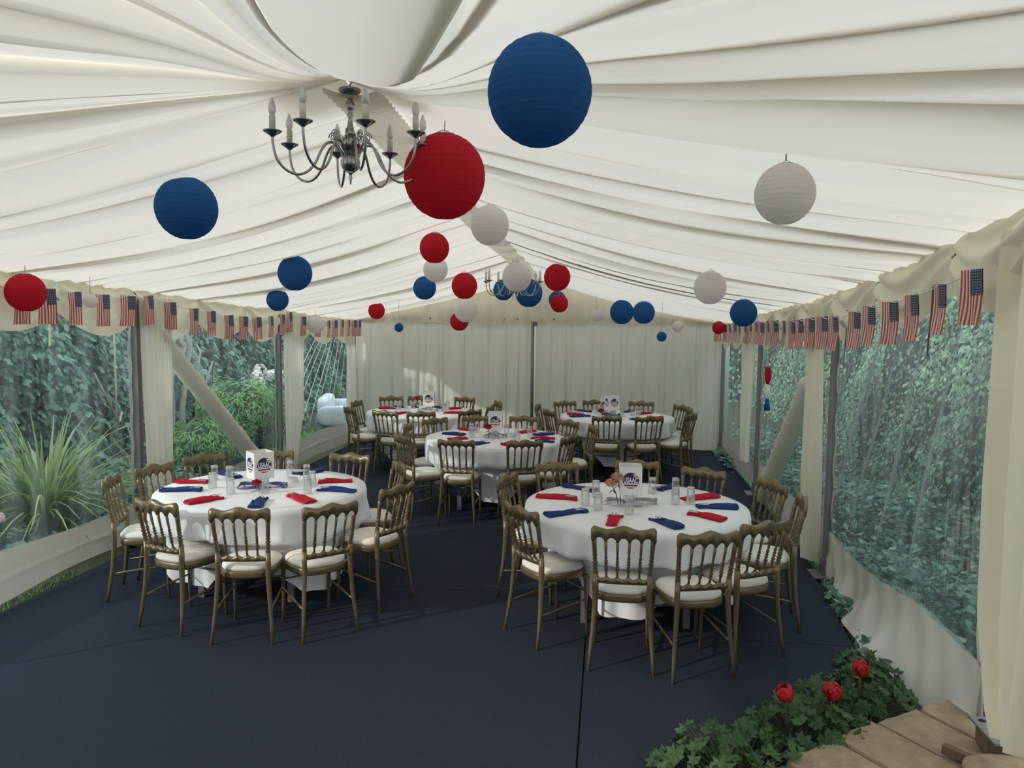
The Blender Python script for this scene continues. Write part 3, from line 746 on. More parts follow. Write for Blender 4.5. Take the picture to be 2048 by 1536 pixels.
bush('green_shrub', 'bright green feathery shrub outside the second left window', 'shrub', (-5.35, 10.75, -.03), (.62, .8, .60), 5200, .10, M['shrub'], 8, oval_leaf(1, .22))
bush('green_shrub', 'low green feathery shrub behind the diagonal brace on the left', 'shrub', (-5.3, 9.55, -.03), (.5, .55, .36), 3000, .09, M['shrub'], 9, oval_leaf(1, .22))
bush('leafy_plant', 'low pale-green leafy plant under the nearest left window', 'plant', (-4.85, 5.55, -.03), (.35, .45, .16), 420, .09, M['hedge'], 10, oval_leaf(1, .7), nparts=60, trunk=False)
bush('leafy_plant', 'leafy green plant outside the far left window beside the white sofa', 'plant', (-5.5, 13.0, -.03), (.28, .28, .40), 700, .10, M['hedge'], 12, oval_leaf(1, .7), nparts=40)
# hydrangea behind the shrub
t = bush('hydrangea', 'hydrangea with white flower heads behind the bright green shrub', 'shrub', (-5.75, 11.9, -.03), (.5, .7, .55), 900, .11, M['ivy'], 11, oval_leaf(1, .7), nparts=40)
r = random.Random(2)
def flower_head(name, parent, p, rad, m, n, seed, ps=.38):
    q = random.Random(seed); mb = MB()
    for i in range(n):
        v = Vector((q.gauss(0, 1), q.gauss(0, 1), q.gauss(.3, 1))).normalized()
        R = frame_from(v, (q.gauss(0, 1), q.gauss(0, 1), q.gauss(0, 1)), 0)
        c = v * rad * q.uniform(.8, 1)
        vs = [c + R @ Vector((x * rad * ps, y * rad * ps, 0.05 * rad * (1 - k % 2))) for k, (x, y) in enumerate([(0, 0), (1, .15), (.7, .8), (0, 1), (-.7, .8), (-1, .15), (-.6, -.7), (.6, -.7)])]
        mb.add(vs, [(0, i_, i_ % 7 + 1) for i_ in range(1, 8)])
    return mb.obj(name, m, parent)
for p in ((.15, .05, 1.22), (.25, .2, 1.12), (.2, -.18, 1.12), (.2, .6, 1.12), (.25, .75, 1.02), (.3, -.3, 1.02)):
    o = flower_head('flower_head', t, p, .10, M['petal_white'], 34, int(p[1] * 100) + 50); o.location = p
# pink rose by the left window
t = thing('pink_flower', 'pale pink flower on a stem outside the nearest left window', 'flower', (-4.75, 5.45, -.03))
MB().tube([(0, 0, 0), (.02, .01, .25), (0, 0, .43)], .006, 6).obj('stem', M['stem'], t)
o = flower_head('bloom', t, (0, 0, 0), .055, M['petal_pink'], 26, 4); o.location = (0, 0, .46)
# old climber stems
t = thing('climbing_stems', 'bare pale climber stems behind the brace in the second left window', 'climber', (-5.75, 9.3, -.03))
r = random.Random(15)
for k in range(9):
    y = -.55 + .16 * k + r.uniform(-.05, .05); big = k in (5, 6)
    pts = [(r.uniform(-.1, .1), y + .10 * math.sin(2.3 * q + k) * (0 if q == 0 else 1) + (q * .03 * (k - 4)), q * (2.5 if big else r.uniform(1.0, 2.0)) / 6) for q in range(7)]
    MB().tube(pts, [(.045 if big else .018) * (1 - .06 * q) for q in range(7)], 7).obj('stem', M['bark'], t)
# white garden sofa
t = thing('garden_sofa', 'white outdoor sofa with plump cushions outside the far left window', 'sofa', (-5.02, 14.1, -.03), 0.25)
MB().box((0, 0, .09), (.75, 1.3, .18)).obj('sofa_base', M['rattan'], t, smooth=False)
def pillow(c, d, name, rot=0):
    def fn(u, v):
        a = (u - .5) * 2 * PI; b = (v - .5) * PI
        f = lambda x, e: math.copysign(abs(x) ** e, x)
        return (c[0] + d[0] / 2 * f(math.cos(b), .45) * f(math.cos(a), .45), c[1] + d[1] / 2 * f(math.cos(b), .45) * f(math.sin(a), .45), c[2] + d[2] / 2 * f(math.sin(b), .7))
    MB().grid(fn, 28, 14, closeu=True).obj(name, M['sofa'], t)
pillow((0.05, -.31, .26), (.70, .61, .2), 'seat_cushion'); pillow((.05, .31, .26), (.70, .61, .2), 'seat_cushion')
pillow((-.26, -.31, .44), (.24, .60, .34), 'back_cushion'); pillow((-.26, .31, .44), (.24, .60, .34), 'back_cushion')
pillow((0, -.68, .30), (.7, .15, .36), 'arm_cushion'); pillow((0, .68, .30), (.7, .15, .36), 'arm_cushion')
# grass and ivy strip beside the carpet on the right
def strip(name, label, pts, n, seed, hmax, m):
    r = random.Random(seed); mb = MB()
    for i in range(n):
        k = r.randrange(len(pts) - 1); q = r.random(); x = pts[k][0] + (pts[k + 1][0] - pts[k][0]) * q + r.uniform(*pts[k][2]); y = pts[k][1] + (pts[k + 1][1] - pts[k][1]) * q
        a = r.uniform(0, 2 * PI); h = r.uniform(.3, 1) * hmax; w = .004
        c, s = math.cos(a), math.sin(a); l = r.uniform(.2, .8) * h
        mb.add([(x - s * w, y + c * w, -.03), (x + s * w, y - c * w, -.03), (x + c * l * .5 + s * w * .7, y + s * l * .5 - c * w * .7, -.03 + h * .7), (x + c * l * .5 - s * w * .7, y + s * l * .5 + c * w * .7, -.03 + h * .7), (x + c * l, y + s * l, -.03 + h)], [(0, 1, 2, 3), (3, 2, 4)])
    o = mb.obj(name, m, None); o['kind'] = 'stuff'; o['label'] = label; o['category'] = 'grass'
strip('grass_edge', 'short grass between the carpet and the right tent wall', [(1.62, 5.0, (.0, .22)), (1.80, 7.1, (.0, .12)), (1.83, 10.2, (-.01, .05)), (1.84, 12.4, (0, 0))], 5200, 4, .07, M['hedge'])
strip('grass_edge', 'dark grass sliver between the carpet and the left tent wall', [(-4.12, 4.4, (-.14, .0)), (-4.11, 5.6, (-.05, .0))], 700, 5, .035, M['geranium'])
strip('lawn_grass', 'lawn grass outside the far left window', [(-5.0, 10.5, (-.6, .6)), (-4.8, 14.5, (-.5, .5))], 5000, 6, .12, M['shrub'])
def ground_cover(name, label, cat, x0, x1, y0, y1, n, size, m, seed, h):
    r = random.Random(seed); pl = []
    for i in range(n):
        x, y = r.uniform(x0, x1), r.uniform(y0, y1); z = r.uniform(.02, 1) * h * (.6 + .4 * math.sin(2.3 * x + 1.7 * y))
        pl.append(((x, y, z), frame_from((r.gauss(0, .5), r.gauss(0, .5), 1), (r.gauss(0, 1), r.gauss(0, 1), -.3), 0), size * r.uniform(.6, 1.3)))
    o = scatter(oval_leaf(1, .7), pl, m, name, None); o['kind'] = 'stuff'; o['label'] = label; o['category'] = cat
ground_cover('ground_cover', 'leafy ground cover at the hedge foot outside the right windows', 'plants', 2.05, 3.35, 3.2, 13, 10000, .07, M['ivy'], 31, .42)
ground_cover('ground_cover', 'dark leafy ground cover at the ivy hedge foot outside the left windows', 'plants', -5.9, -4.45, 4.3, 9.0, 4000, .085, M['ivy'], 32, .25)
# ivy runners at the right edge of the carpet
def leaf_plant(name, label, cat, loc, places, tmpl, m, stems=True, group=None):
    t = thing(name, label, cat, loc, group=group); me = MB().add(*tmpl).mesh('leaf', m, smooth=False)
    sm = MB()
    for p, R, s, root in places:
        o = link('leaf', me, t); o.matrix_local = Matrix.Translation(p) @ R.to_4x4() @ Matrix.Scale(s, 4)
        mid = ((p[0] * .6 + root[0] * .4), (p[1] * .6 + root[1] * .4), p[2] * .7)
        sm.tube([root, mid, p], [.004, .003, .002], 4, cap=False)
    sm.obj('stems', M['stem'], t)
    return t
r = random.Random(21); pl = []
for i in range(75):
    q = r.random(); x = 1.64 + .10 * q + r.uniform(-.04, .10); y = 4.75 + 1.35 * q; z = r.uniform(.03, .12)
    pl.append(((x - 1.66, y - 5.3, z), frame_from((r.gauss(-.3, .3), r.gauss(-.3, .3), 1), (r.gauss(-.5, 1), r.gauss(-.5, 1), -.2), 0), r.uniform(.05, .085), (x - 1.64 + r.uniform(-.03, .03), y - 5.3 + r.uniform(-.05, .05), 0)))
leaf_plant('ivy_runner', 'dark ivy creeping along the right edge of the carpet', 'ivy', (1.66, 5.3, -.03), pl, ivy_leaf(), M['ivy'])
r = random.Random(22); pl = []
for i in range(30):
    y = 10.6 + 1.6 * r.random(); x = 1.78 + r.uniform(-.08, .03); z = r.uniform(.03, .16)
    pl.append(((x - 1.78, y - 11.4, z), frame_from((r.gauss(-.3, .3), r.gauss(-.3, .3), 1), (r.gauss(-.5, 1), r.gauss(-.5, 1), -.2), 0), r.uniform(.06, .10), (x - 1.78, y - 11.4, 0)))
leaf_plant('ivy_runner', 'ivy spilling onto the carpet at the far right corner', 'ivy', (1.78, 11.4, -.03), pl, ivy_leaf(), M['ivy'])

# geraniums in the foreground
def geranium_leaf():
    n = 14; vs = []; pts = []
    for k in range(n):
        a = PI * .12 + (2 * PI - PI * .24) * k / (n - 1) - PI / 2
        rr = .5 * (1 + .16 * math.cos(k * PI))
        pts.append((rr * math.cos(a), .42 + rr * math.sin(a), .08 * math.cos(k * PI) - .06))
    vs = [(0, .35, 0)] + pts
    return vs, [(0, i, i + 1) for i in range(1, n)]
def geranium(label, c, rx, ry, h, n, seed, blooms=()):
    r = random.Random(seed); pl = []
    for i in range(n):
        a = r.uniform(0, 2 * PI); q = math.sqrt(r.random()); x = rx * q * math.cos(a); y = ry * q * math.sin(a)
        z = h * (1 - .75 * q * q) * r.uniform(.45, 1.05) + .03
        nr = (x / rx * .7 + r.gauss(0, .35), y / ry * .7 - .15 + r.gauss(0, .35), .9)
        pl.append(((x, y, z), frame_from(nr, (x + r.gauss(0, .1), y + r.gauss(0, .1), -.1), r.uniform(-.7, .7)), r.uniform(.055, .10), (x * .3, y * .3, 0)))
    t = leaf_plant('geranium', label, 'plant', (c[0], c[1], -.03), pl, geranium_leaf(), M['geranium'])
    for k, b in enumerate(blooms):
        p = (b[0] - c[0], b[1] - c[1], b[2] + .03)
        MB().tube([(p[0] * .4, p[1] * .4, 0.02), (p[0] * .9, p[1] * .9, p[2] * .6), p], .0035, 5).obj('flower_stalk', M['stem'], t)
        o = flower_head('bloom', t, p, .043, M['petal_red'], 120, seed + k, .24); o.location = p
    return t
geranium('leafy geranium at the bottom edge, left of the red flowers', (.60, 3.40), .34, .26, .26, 105, 1)
geranium('geranium with two red blooms beside the sandstone slabs', (.98, 3.72), .30, .26, .27, 95, 2, [(.86, 3.62, .31), (1.09, 3.67, .31)])
geranium('geranium with one red bloom nearest the white skirt', (1.36, 4.10), .30, .30, .22, 90, 3, [(1.30, 3.94, .31)])
geranium('low flowerless geranium against the white skirt behind the red blooms', (1.55, 4.50), .16, .30, .13, 45, 4)

# sandstone slabs, block and timber at the bottom right
Fp = [(.80, 3.38), (1.08, 3.60), (1.32, 3.78), (1.57, 3.94), (1.80, 4.07)]
Bp = [(1.05, 3.02), (1.36, 3.20), (1.66, 3.28), (1.90, 3.42), (2.06, 3.52)]
paving = thing('sandstone_step', 'curved step of sandstone slabs in the bottom right corner', 'step', (1.3, 3.5, 0))
for k in range(4):
    r = random.Random(k); g = .008
    def lerp(a, b, q): return (a[0] + (b[0] - a[0]) * q, a[1] + (b[1] - a[1]) * q)
    f0 = lerp(Fp[k], Fp[k + 1], .018); f1 = lerp(Fp[k], Fp[k + 1], .982); b0 = lerp(Bp[k], Bp[k + 1], .018); b1 = lerp(Bp[k], Bp[k + 1], .982)
    poly = [b0, b1] + [lerp(b1, f1, q) for q in (.5, .9)] + [tuple(a + r.uniform(-.015, .015) for a in lerp(f1, f0, q)) for q in (.02, .15, .35, .55, .75, .98)] + [lerp(b0, f0, q) for q in (.9, .5)]
    poly = [(x - 1.3, y - 3.5) for x, y in poly]
    cx = sum(p[0] for p in poly) / len(poly); cyy = sum(p[1] for p in poly) / len(poly)
    inn = [(cx + (x - cx) * .965, cyy + (y - cyy) * .965) for x, y in poly]; n = len(poly); h = .12 + r.uniform(-.006, .006)
    vs = [(x, y, -.03) for x, y in poly] + [(x, y, h - .014) for x, y in poly] + [(x, y, h) for x, y in inn]
    fs = [(j * n + i, j * n + (i + 1) % n, (j + 1) * n + (i + 1) % n, (j + 1) * n + i) for j in (0, 1) for i in range(n)] + [tuple(2 * n + i for i in range(n))]
    MB().add(vs, fs).obj('slab', M['stone'], paving, smooth=False)
t = thing('sandstone_block', 'rounded sandstone block at the very bottom right corner', 'stone', (1.80, 3.32, .0))
MB().grid(lambda u, v: (.26 * (abs(math.cos((v - .5) * PI)) ** .4) * math.copysign(abs(math.cos(u * 2 * PI)) ** .6, math.cos(u * 2 * PI)), .14 * (abs(math.cos((v - .5) * PI)) ** .4) * math.copysign(abs(math.sin(u * 2 * PI)) ** .6, math.sin(u * 2 * PI)), .155 + .035 * math.copysign(abs(math.sin((v - .5) * PI)) ** .6, v - .5)), 24, 10, closeu=True).obj('block', M['stone'], t)
t = thing('timber_block', 'dark timber block under the steel base plate on the sandstone', 'block', (1.86, 3.555, .125), -.15)
MB().box((0, 0, .0475), (.30, .17, .09)).obj('packing_piece', M['wood'], t, smooth=False)
t = thing('timber_offcut', 'short dark timber offcut lying on the sandstone near the base plate', 'timber', (1.60, 3.45, .127), .9)
MB().box((0, 0, .02), (.035, .20, .04), rot=Matrix.Rotation(.1, 3, 'X')).obj('offcut', M['wood'], t, smooth=False)
# ------------------------------------------------------------------ tables and chairs
TABLES = {'FL': (-2.56, 5.48, .76, 'near left'), 'FR': (.22, 5.41, .77, 'near right'), 'M': (-1.2, 8.33, .76, 'middle'), 'BL': (-2.55, 10.5, .76, 'far left'), 'BR': (.15, 10.52, .76, 'far right')}
CHAIRS = {
 'FL': [(-2.27, 4.68, 10), (-1.89, 4.81, 44), (-1.68, 5.34, 66), (-1.87, 5.89, 120), (-2.22, 6.14, 174), (-2.85, 6.2, -164), (-3.18, 5.98, -126), (-3.28, 5.56, -106), (-3.33, 5.23, -72), (-2.75, 4.85, -17)],
 'FR': [(0.12, 4.62, -1), (0.51, 4.58, 18), (0.82, 4.85, 32), (1.07, 5.34, 85), (1.0, 5.74, 113), (0.66, 6.02, 150), (0.28, 6.24, -178), (-0.3, 6.03, -160), (-0.45, 5.6, -106), (-0.31, 4.94, -50)],
 'M': [(-1.44, 7.62, -2), (-0.87, 7.68, 21), (-0.62, 7.94, 67), (-0.38, 8.54, 104), (-0.62, 8.87, 134), (-0.98, 9.05, -179), (-1.47, 9.02, -158), (-1.83, 8.76, -132), (-1.87, 8.31, -88), (-1.85, 7.72, -50)],
 'BL': [(-2.74, 9.80, -15), (-2.41, 9.9, 12), (-1.94, 10.02, 48), (-1.9, 10.44, 85), (-1.77, 10.85, 114), (-2.22, 11.19, 155), (-2.76, 11.25, -164), (-3.11, 11.12, -151), (-3.27, 10.57, -96), (-3.18, 9.99, -48)],
 'BR': [(0.03, 9.89, 0), (0.46, 9.86, 18), (0.86, 10.12, 60), (0.86, 10.56, 94), (0.84, 10.88, 120), (0.48, 11.17, 172), (-0.08, 11.19, -161), (-0.46, 10.98, -148), (-0.52, 10.20, -62), (-0.69, 10.6, -96)],
}
def outline(hw_f, hw_b, d0, d1, n=40):
    """D-shaped seat outline, y from d0 (back) to d1 (front)"""
    o = []
    for k in range(n):
        a = 2 * PI * k / n; c, s = math.cos(a), math.sin(a)
        e = .62
        x = math.copysign(abs(c) ** e, c); y = math.copysign(abs(s) ** e, s)
        q = (y + 1) / 2; hw = hw_b + (hw_f - hw_b) * q
        o.append((x * hw, d0 + (d1 - d0) * q + (.02 * (1 - x * x) if y > 0 else 0)))
    return o
KX = .94
def make_chair(label):
    t = thing('ballroom_chair', label, 'chair', group='gilt ballroom chairs round the tables')
    G = M['gold']
    # seat frame and cushion
    o1 = outline(.205, .172, -.185, .162); n = len(o1)
    mb = MB()
    rings = [(1.0, .400), (1.02, .412), (1.02, .436), (1.0, .446), (.90, .446)]
    vs = [(x * k, y * k, z) for k, z in rings for x, y in o1]
    fs = [(j * n + i, j * n + (i + 1) % n, (j + 1) * n + (i + 1) % n, (j + 1) * n + i) for j in range(len(rings) - 1) for i in range(n)] + [tuple(range(n - 1, -1, -1))]
    mb.add(vs, fs).obj('seat_frame', G, t)
    rings = [(.93, .444), (.99, .455), (.985, .468), (.92, .482), (.70, .494), (.35, .499), (.02, .500)]
    vs = [(x * k, y * k, z) for k, z in rings for x, y in o1]
    fs = [(j * n + i, j * n + (i + 1) % n, (j + 1) * n + (i + 1) % n, (j + 1) * n + i) for j in range(len(rings) - 1) for i in range(n)] + [tuple((len(rings) - 1) * n + i for i in range(n))]
    MB().add(vs, fs).obj('seat_cushion', M['cushion'], t)
    # back legs rise into turned stiles
    for s in (-1, 1):
        leg = [(s * .200, -.245, .0), (s * .190, -.226, .12), (s * .176, -.207, .26), (s * .166, -.198, .40), (s * .165, -.196, .50), (s * .166, -.199, .575)]
        MB().tube(leg, [.0105, .0125, .0155, .0175, .0185, .0175], 8).obj('leg', G, t)
        a, b = Vector(leg[-1]), Vector((s * .180, -.240, .80)); pts = []; rs = []
        prof = [(0, .0150), (.03, .0185), (.06, .0110), (.10, .0170), (.13, .0110), (.17, .0160), (.20, .0175), (.24, .0105), (.28, .0165), (.31, .0175), (.35, .0105), (.40, .0165), (.44, .0110), (.48, .0150), (.60, .0140), (.80, .0150), (1, .0160)]
        for q, rr in prof: pts.append(a.lerp(b, q)); rs.append(rr)
        MB().tube(pts, rs, 8).obj('stile', G, t)
        MB().tube([(s * .168, .150, .404), (s * .170, .154, .375), (s * .170, .155, .36), (s * .172, .160, .15), (s * .175, .168, 0)], [.0175, .0175, .0145, .0125, .0095], 8).obj('leg', G, t)
    # top rail with a waved crest and arched underside
    W2 = .198; NX = 60
    def back_y(x, z): return -.246 - .09 * (z - .80) - .022 * (1 - (x / W2) ** 2)
    def crest(x):
        q = abs(x) / W2
        return .862 + .012 * math.cos(q * PI * 2.0) * (1 - .35 * q) + .006 * (1 - q) - (.020 * max(0, (q - .90) / .10) ** 2)
    vert = [-.180, -.108, -.036, .036, .108, .180]
    def under(x):
        for a, b in zip(vert[:-1], vert[1:]):
            if a <= x <= b:
                q = (x - a) / (b - a); return .772 + .036 * math.sin(PI * q) ** .7
        q = (abs(x) - .180) / (W2 - .180); return .772 + .02 * q * q
    vs = []
    for i in range(NX + 1):
        x = -W2 + 2 * W2 * i / NX; zt, zb = crest(x), under(x)
        for th in (-.011, .011):
            for z in (zb, (zb + zt) / 2, zt): vs.append((x, back_y(x, z) + th, z))
    fs = []
    for i in range(NX):
        a, b = i * 6, (i + 1) * 6
        fs += [(a, b, b + 1, a + 1), (a + 1, b + 1, b + 2, a + 2), (a + 4, b + 4, b + 3, a + 3), (a + 5, b + 5, b + 4, a + 4), (a + 2, b + 2, b + 5, a + 5), (a + 3, b + 3, b, a)]
    e = NX * 6; fs += [(0, 1, 4, 3), (1, 2, 5, 4), (e, e + 3, e + 4, e + 1), (e + 1, e + 4, e + 5, e + 2)]
    MB().add(vs, fs).obj('top_rail', G, t)
    # lower rail with a scalloped top
    vb = [-.124, -.074, -.025, .025, .074, .124]
    W1 = .160; NX = 44; vs = []
    for i in range(NX + 1):
        x = -W1 + 2 * W1 * i / NX; zt = .562
        for a, b in zip([-.160, -.100, -.033, .033, .100], [-.100, -.033, .033, .100, .160]):
            if a <= x <= b: zt = .566 - .020 * math.sin(PI * (x - a) / (b - a)) ** .8
        for th in (-.010, .010):
            for z in (.520, zt): vs.append((x, -.199 - .012 * (1 - (x / W1) ** 2) + th, z))
    fs = []
    for i in range(NX):
        a, b = i * 4, (i + 1) * 4
        fs += [(a, b, b + 1, a + 1), (a + 3, b + 3, b + 2, a + 2), (a + 1, b + 1, b + 3, a + 3), (a + 2, b + 2, b, a)]
    MB().add(vs, fs).obj('lower_rail', G, t)
    prof = [(0, .0085), (.06, .0075), (.14, .0065), (.20, .0130), (.23, .0058), (.26, .0128), (.30, .0135), (.34, .0058), (.38, .0128), (.41, .0058), (.45, .0122), (.49, .0058), (.53, .0115), (.58, .0070), (.75, .0085), (1, .0105)]
    for x0, x1 in zip([-.100, -.033, .033, .100], [-.108, -.036, .036, .108]):
        a = Vector((x0, -.199 - .012 * (1 - (x0 / W1) ** 2), .556)); b = Vector((x1, back_y(x1, .785), .785))
        MB().tube([a.lerp(b, q) for q, _ in prof], [rr for _, rr in prof], 7).obj('spindle', G, t)
    def stretcher(a, b):
        a, b = Vector(a), Vector(b)
        MB().tube([a.lerp(b, q) for q in (0, .3, .42, .46, .5, .54, .58, .7, 1)], [.006, .0075, .0075, .011, .0075, .011, .0075, .0075, .006], 7).obj('stretcher', G, t)
    for s in (-1, 1): stretcher((s * .182, -.224, .20), (s * .1715, .158, .24))
    stretcher((-.170, .156, .30), (.170, .156, .30))
    for o in t.children:
        for v in o.data.vertices: v.co.x *= KX
    return t
POS = {  # how each chair stands at its table
 'FL': ['back to camera at front of near left table, blue napkin beyond it', 'back to camera at front right of near left table', 'side-on at right of near left table, nearer of two', 'half hidden at right of near left table behind a side-on chair',
        'facing camera at back right of near left table', 'behind the printed card box on near left table', 'facing camera at back left of near left table', 'at left of near left table beside the gathered curtain',
        'side-on at far left, nearest the clear window and white skirt', 'turned away at front left of near left table'],
 'FR': ['back to camera at front of near right table, red napkin beyond it', 'back to camera at front of near right table, nearest the red geraniums', 'at front right of near right table, overlapping a side-on chair', 'side-on at right of near right table by the steel foot plate',
        'at back right of near right table before the right-hand brace', 'facing camera at back of near right table, right of the card box', 'behind the card box on near right table', 'facing camera at back left of near right table',
        'at left of near right table, farther of two overlapping', 'angled away at front left of near right table'],
 'M': ['back to camera at front left of middle table', 'back to camera at front right of middle table', 'side-on at right of middle table, nearest', 'pulled out at right of middle table before the far right cloth',
       'facing camera at back right of middle table', 'facing camera at back of middle table, right of its card box', 'facing camera at back of middle table, left of its card box', 'facing camera at back left of middle table, overlapped by another top rail',
       'at left of middle table, farther of two', 'angled away at left of middle table, nearer of two'],
 'BL': ['back to camera at front left of far left table', 'back to camera at front of far left table under its card box', 'angled away at front right of far left table', 'side-on at right of far left table',
        'thin edge-on chair right of far left table by the back curtain', 'facing camera at back right of far left table', 'behind the card box and red rose on far left table', 'facing camera at back left of far left table',
        'edge-on at left of far left table, farther of two', 'angled at left of far left table, beside the sofa window'],
 'BR': ['back to camera at front left of far right table', 'back to camera at front right of far right table', 'angled away at right of far right table, nearest', 'edge-on at right of far right table, rightmost of all there',
        'at back right of far right table by the back curtain', 'facing camera at back of far right table, right of its card box', 'askew behind the card box on far right table', 'facing camera at back left of far right table',
        'at left of far right table, red and blue napkins beside it', 'edge-on at left of far right table before the back curtain'],
}
for k in CHAIRS:      # nobody is tucked in beyond the table edge
    tx, ty = TABLES[k][:2]
    CHAIRS[k] = [(tx + (x - tx) * max(1, .73 / math.hypot(x - tx, y - ty)), ty + (y - ty) * max(1, .73 / math.hypot(x - tx, y - ty)), a) for x, y, a in CHAIRS[k]]
chair0 = None
for k, L in CHAIRS.items():
    for (x, y, a), ps in zip(L, POS[k]):
        lab = 'gilt chair ' + ps
        if chair0 is None:
            chair0 = make_chair(lab); chair0.location = (x, y, 0); chair0.rotation_euler = (0, 0, math.radians(a))
        else: dup(chair0, (x, y, 0), math.radians(a), lab)

TZ = .752
for k, (tx, ty, tr, nm) in TABLES.items():
    t = thing('round_table', 'round folding table hidden under the white cloth, ' + nm + ' one', 'table', (tx, ty, 0))
    MB().lathe([(tr - .015, .722), (tr - .005, .728), (tr - .005, .740), (tr - .015, .746)], 48).obj('tabletop', M['table_wood'], t)
    for sx_ in (-1, 1):
        for sy in (-1, 1):
            MB().box((sx_ * .34, sy * .30, .362), (.045, .028, .72)).obj('leg', M['table_leg'], t, smooth=False)
        MB().box((sx_ * .34, 0, .10), (.03, .58, .025)).obj('leg_brace', M['table_leg'], t, smooth=False)
    # square cloth on a round top: long corners, pushed in where chairs are tucked under
    r = random.Random(hash(k) % 7 if False else sum(map(ord, k)))
    rot = {'FL': .25, 'FR': .62, 'M': .95, 'BL': .4, 'BR': .75}[k]
    seats = []
    for (x, y, a) in CHAIRS[k]:
        c, s = math.cos(math.radians(a)), math.sin(math.radians(a))
        pts = [(x - s * .185 + c * q * .20 - tx, y + c * .185 + s * q * .20 - ty) for q in (-1, -.5, 0, .5, 1)] + [(x + c * q * .22 - tx, y + s * q * .22 - ty) for q in (-1, 1)]
        seats.append(pts)
    def rlimit(th):
        m = 9
        for pts in seats:
            for px, py in pts:
                d = math.hypot(px, py); da = abs((math.atan2(py, px) - th + PI) % (2 * PI) - PI)
                if da < .5:
                    w = .07 / max(.3, d)
                    m = min(m, d + .020 + max(0, (da - w)) * 3.2)
        return m
    NT = 220; NR = 5; ND = 18; vs = []; lim = [rlimit(2 * PI * i / NT) for i in range(NT)]
    lim = [sum(lim[(i + j) % NT] for j in range(-2, 3)) / 5 for i in range(NT)]
    ph = [r.uniform(0, 6) for _ in range(5)]
    for j in range(NR + ND + 1):
        for i in range(NT):
            th = 2 * PI * i / NT
            if j <= NR:
                rr = tr * (.05 + .95 * j / NR); z = TZ + .0015 * math.sin(9 * th + j) * (j < NR)
                if j == NR: z = TZ - .002; rr = tr + .003
            else:
                v = (j - NR) / ND
                g = max(abs(math.cos(th - rot)), abs(math.sin(th - rot)))
                full = min(1.165 / g, 1.36) - tr
                corner = smoothstep(.30, .62, full)
                d = full * v
                f = (.018 + .030 * v) * math.sin(13 * th + ph[0] + 1.2 * math.sin(2 * th + ph[1])) + (.006 + .014 * v) * math.sin(29 * th + ph[2]) + .05 * corner * v * math.sin(7 * (th - rot) + ph[3])
                rr = tr + .010 + .022 * v + f * smoothstep(0, .35, v)
                z = TZ - .006 - d * .985
                k_ = smoothstep(.62, .49, z) if z < .62 else 0
                L_ = min(lim[i], 1.2) + .5 * (1 - k_)
                L_ = max(L_, .36)
                if rr > L_ - .03: rr = L_ - .03 + .03 * math.tanh((rr - L_ + .03) / .09)
                rr -= (.5 + .5 * math.sin(17 * th + ph[4] + 2 * math.sin(3 * th))) * .022 * smoothstep(.05, .5, v)
            vs.append((rr * math.cos(th), rr * math.sin(th), z))
    fs = [(j * NT + i, j * NT + (i + 1) % NT, (j + 1) * NT + (i + 1) % NT, (j + 1) * NT + i) for j in range(NR + ND) for i in range(NT)] + [tuple(range(NT))]
    o = MB().add(vs, fs).obj('tablecloth', M['cloth'], None); o.location = (tx, ty, 0)
    o['label'] = 'white cloth draped over the ' + nm + ' round table'; o['category'] = 'tablecloth'

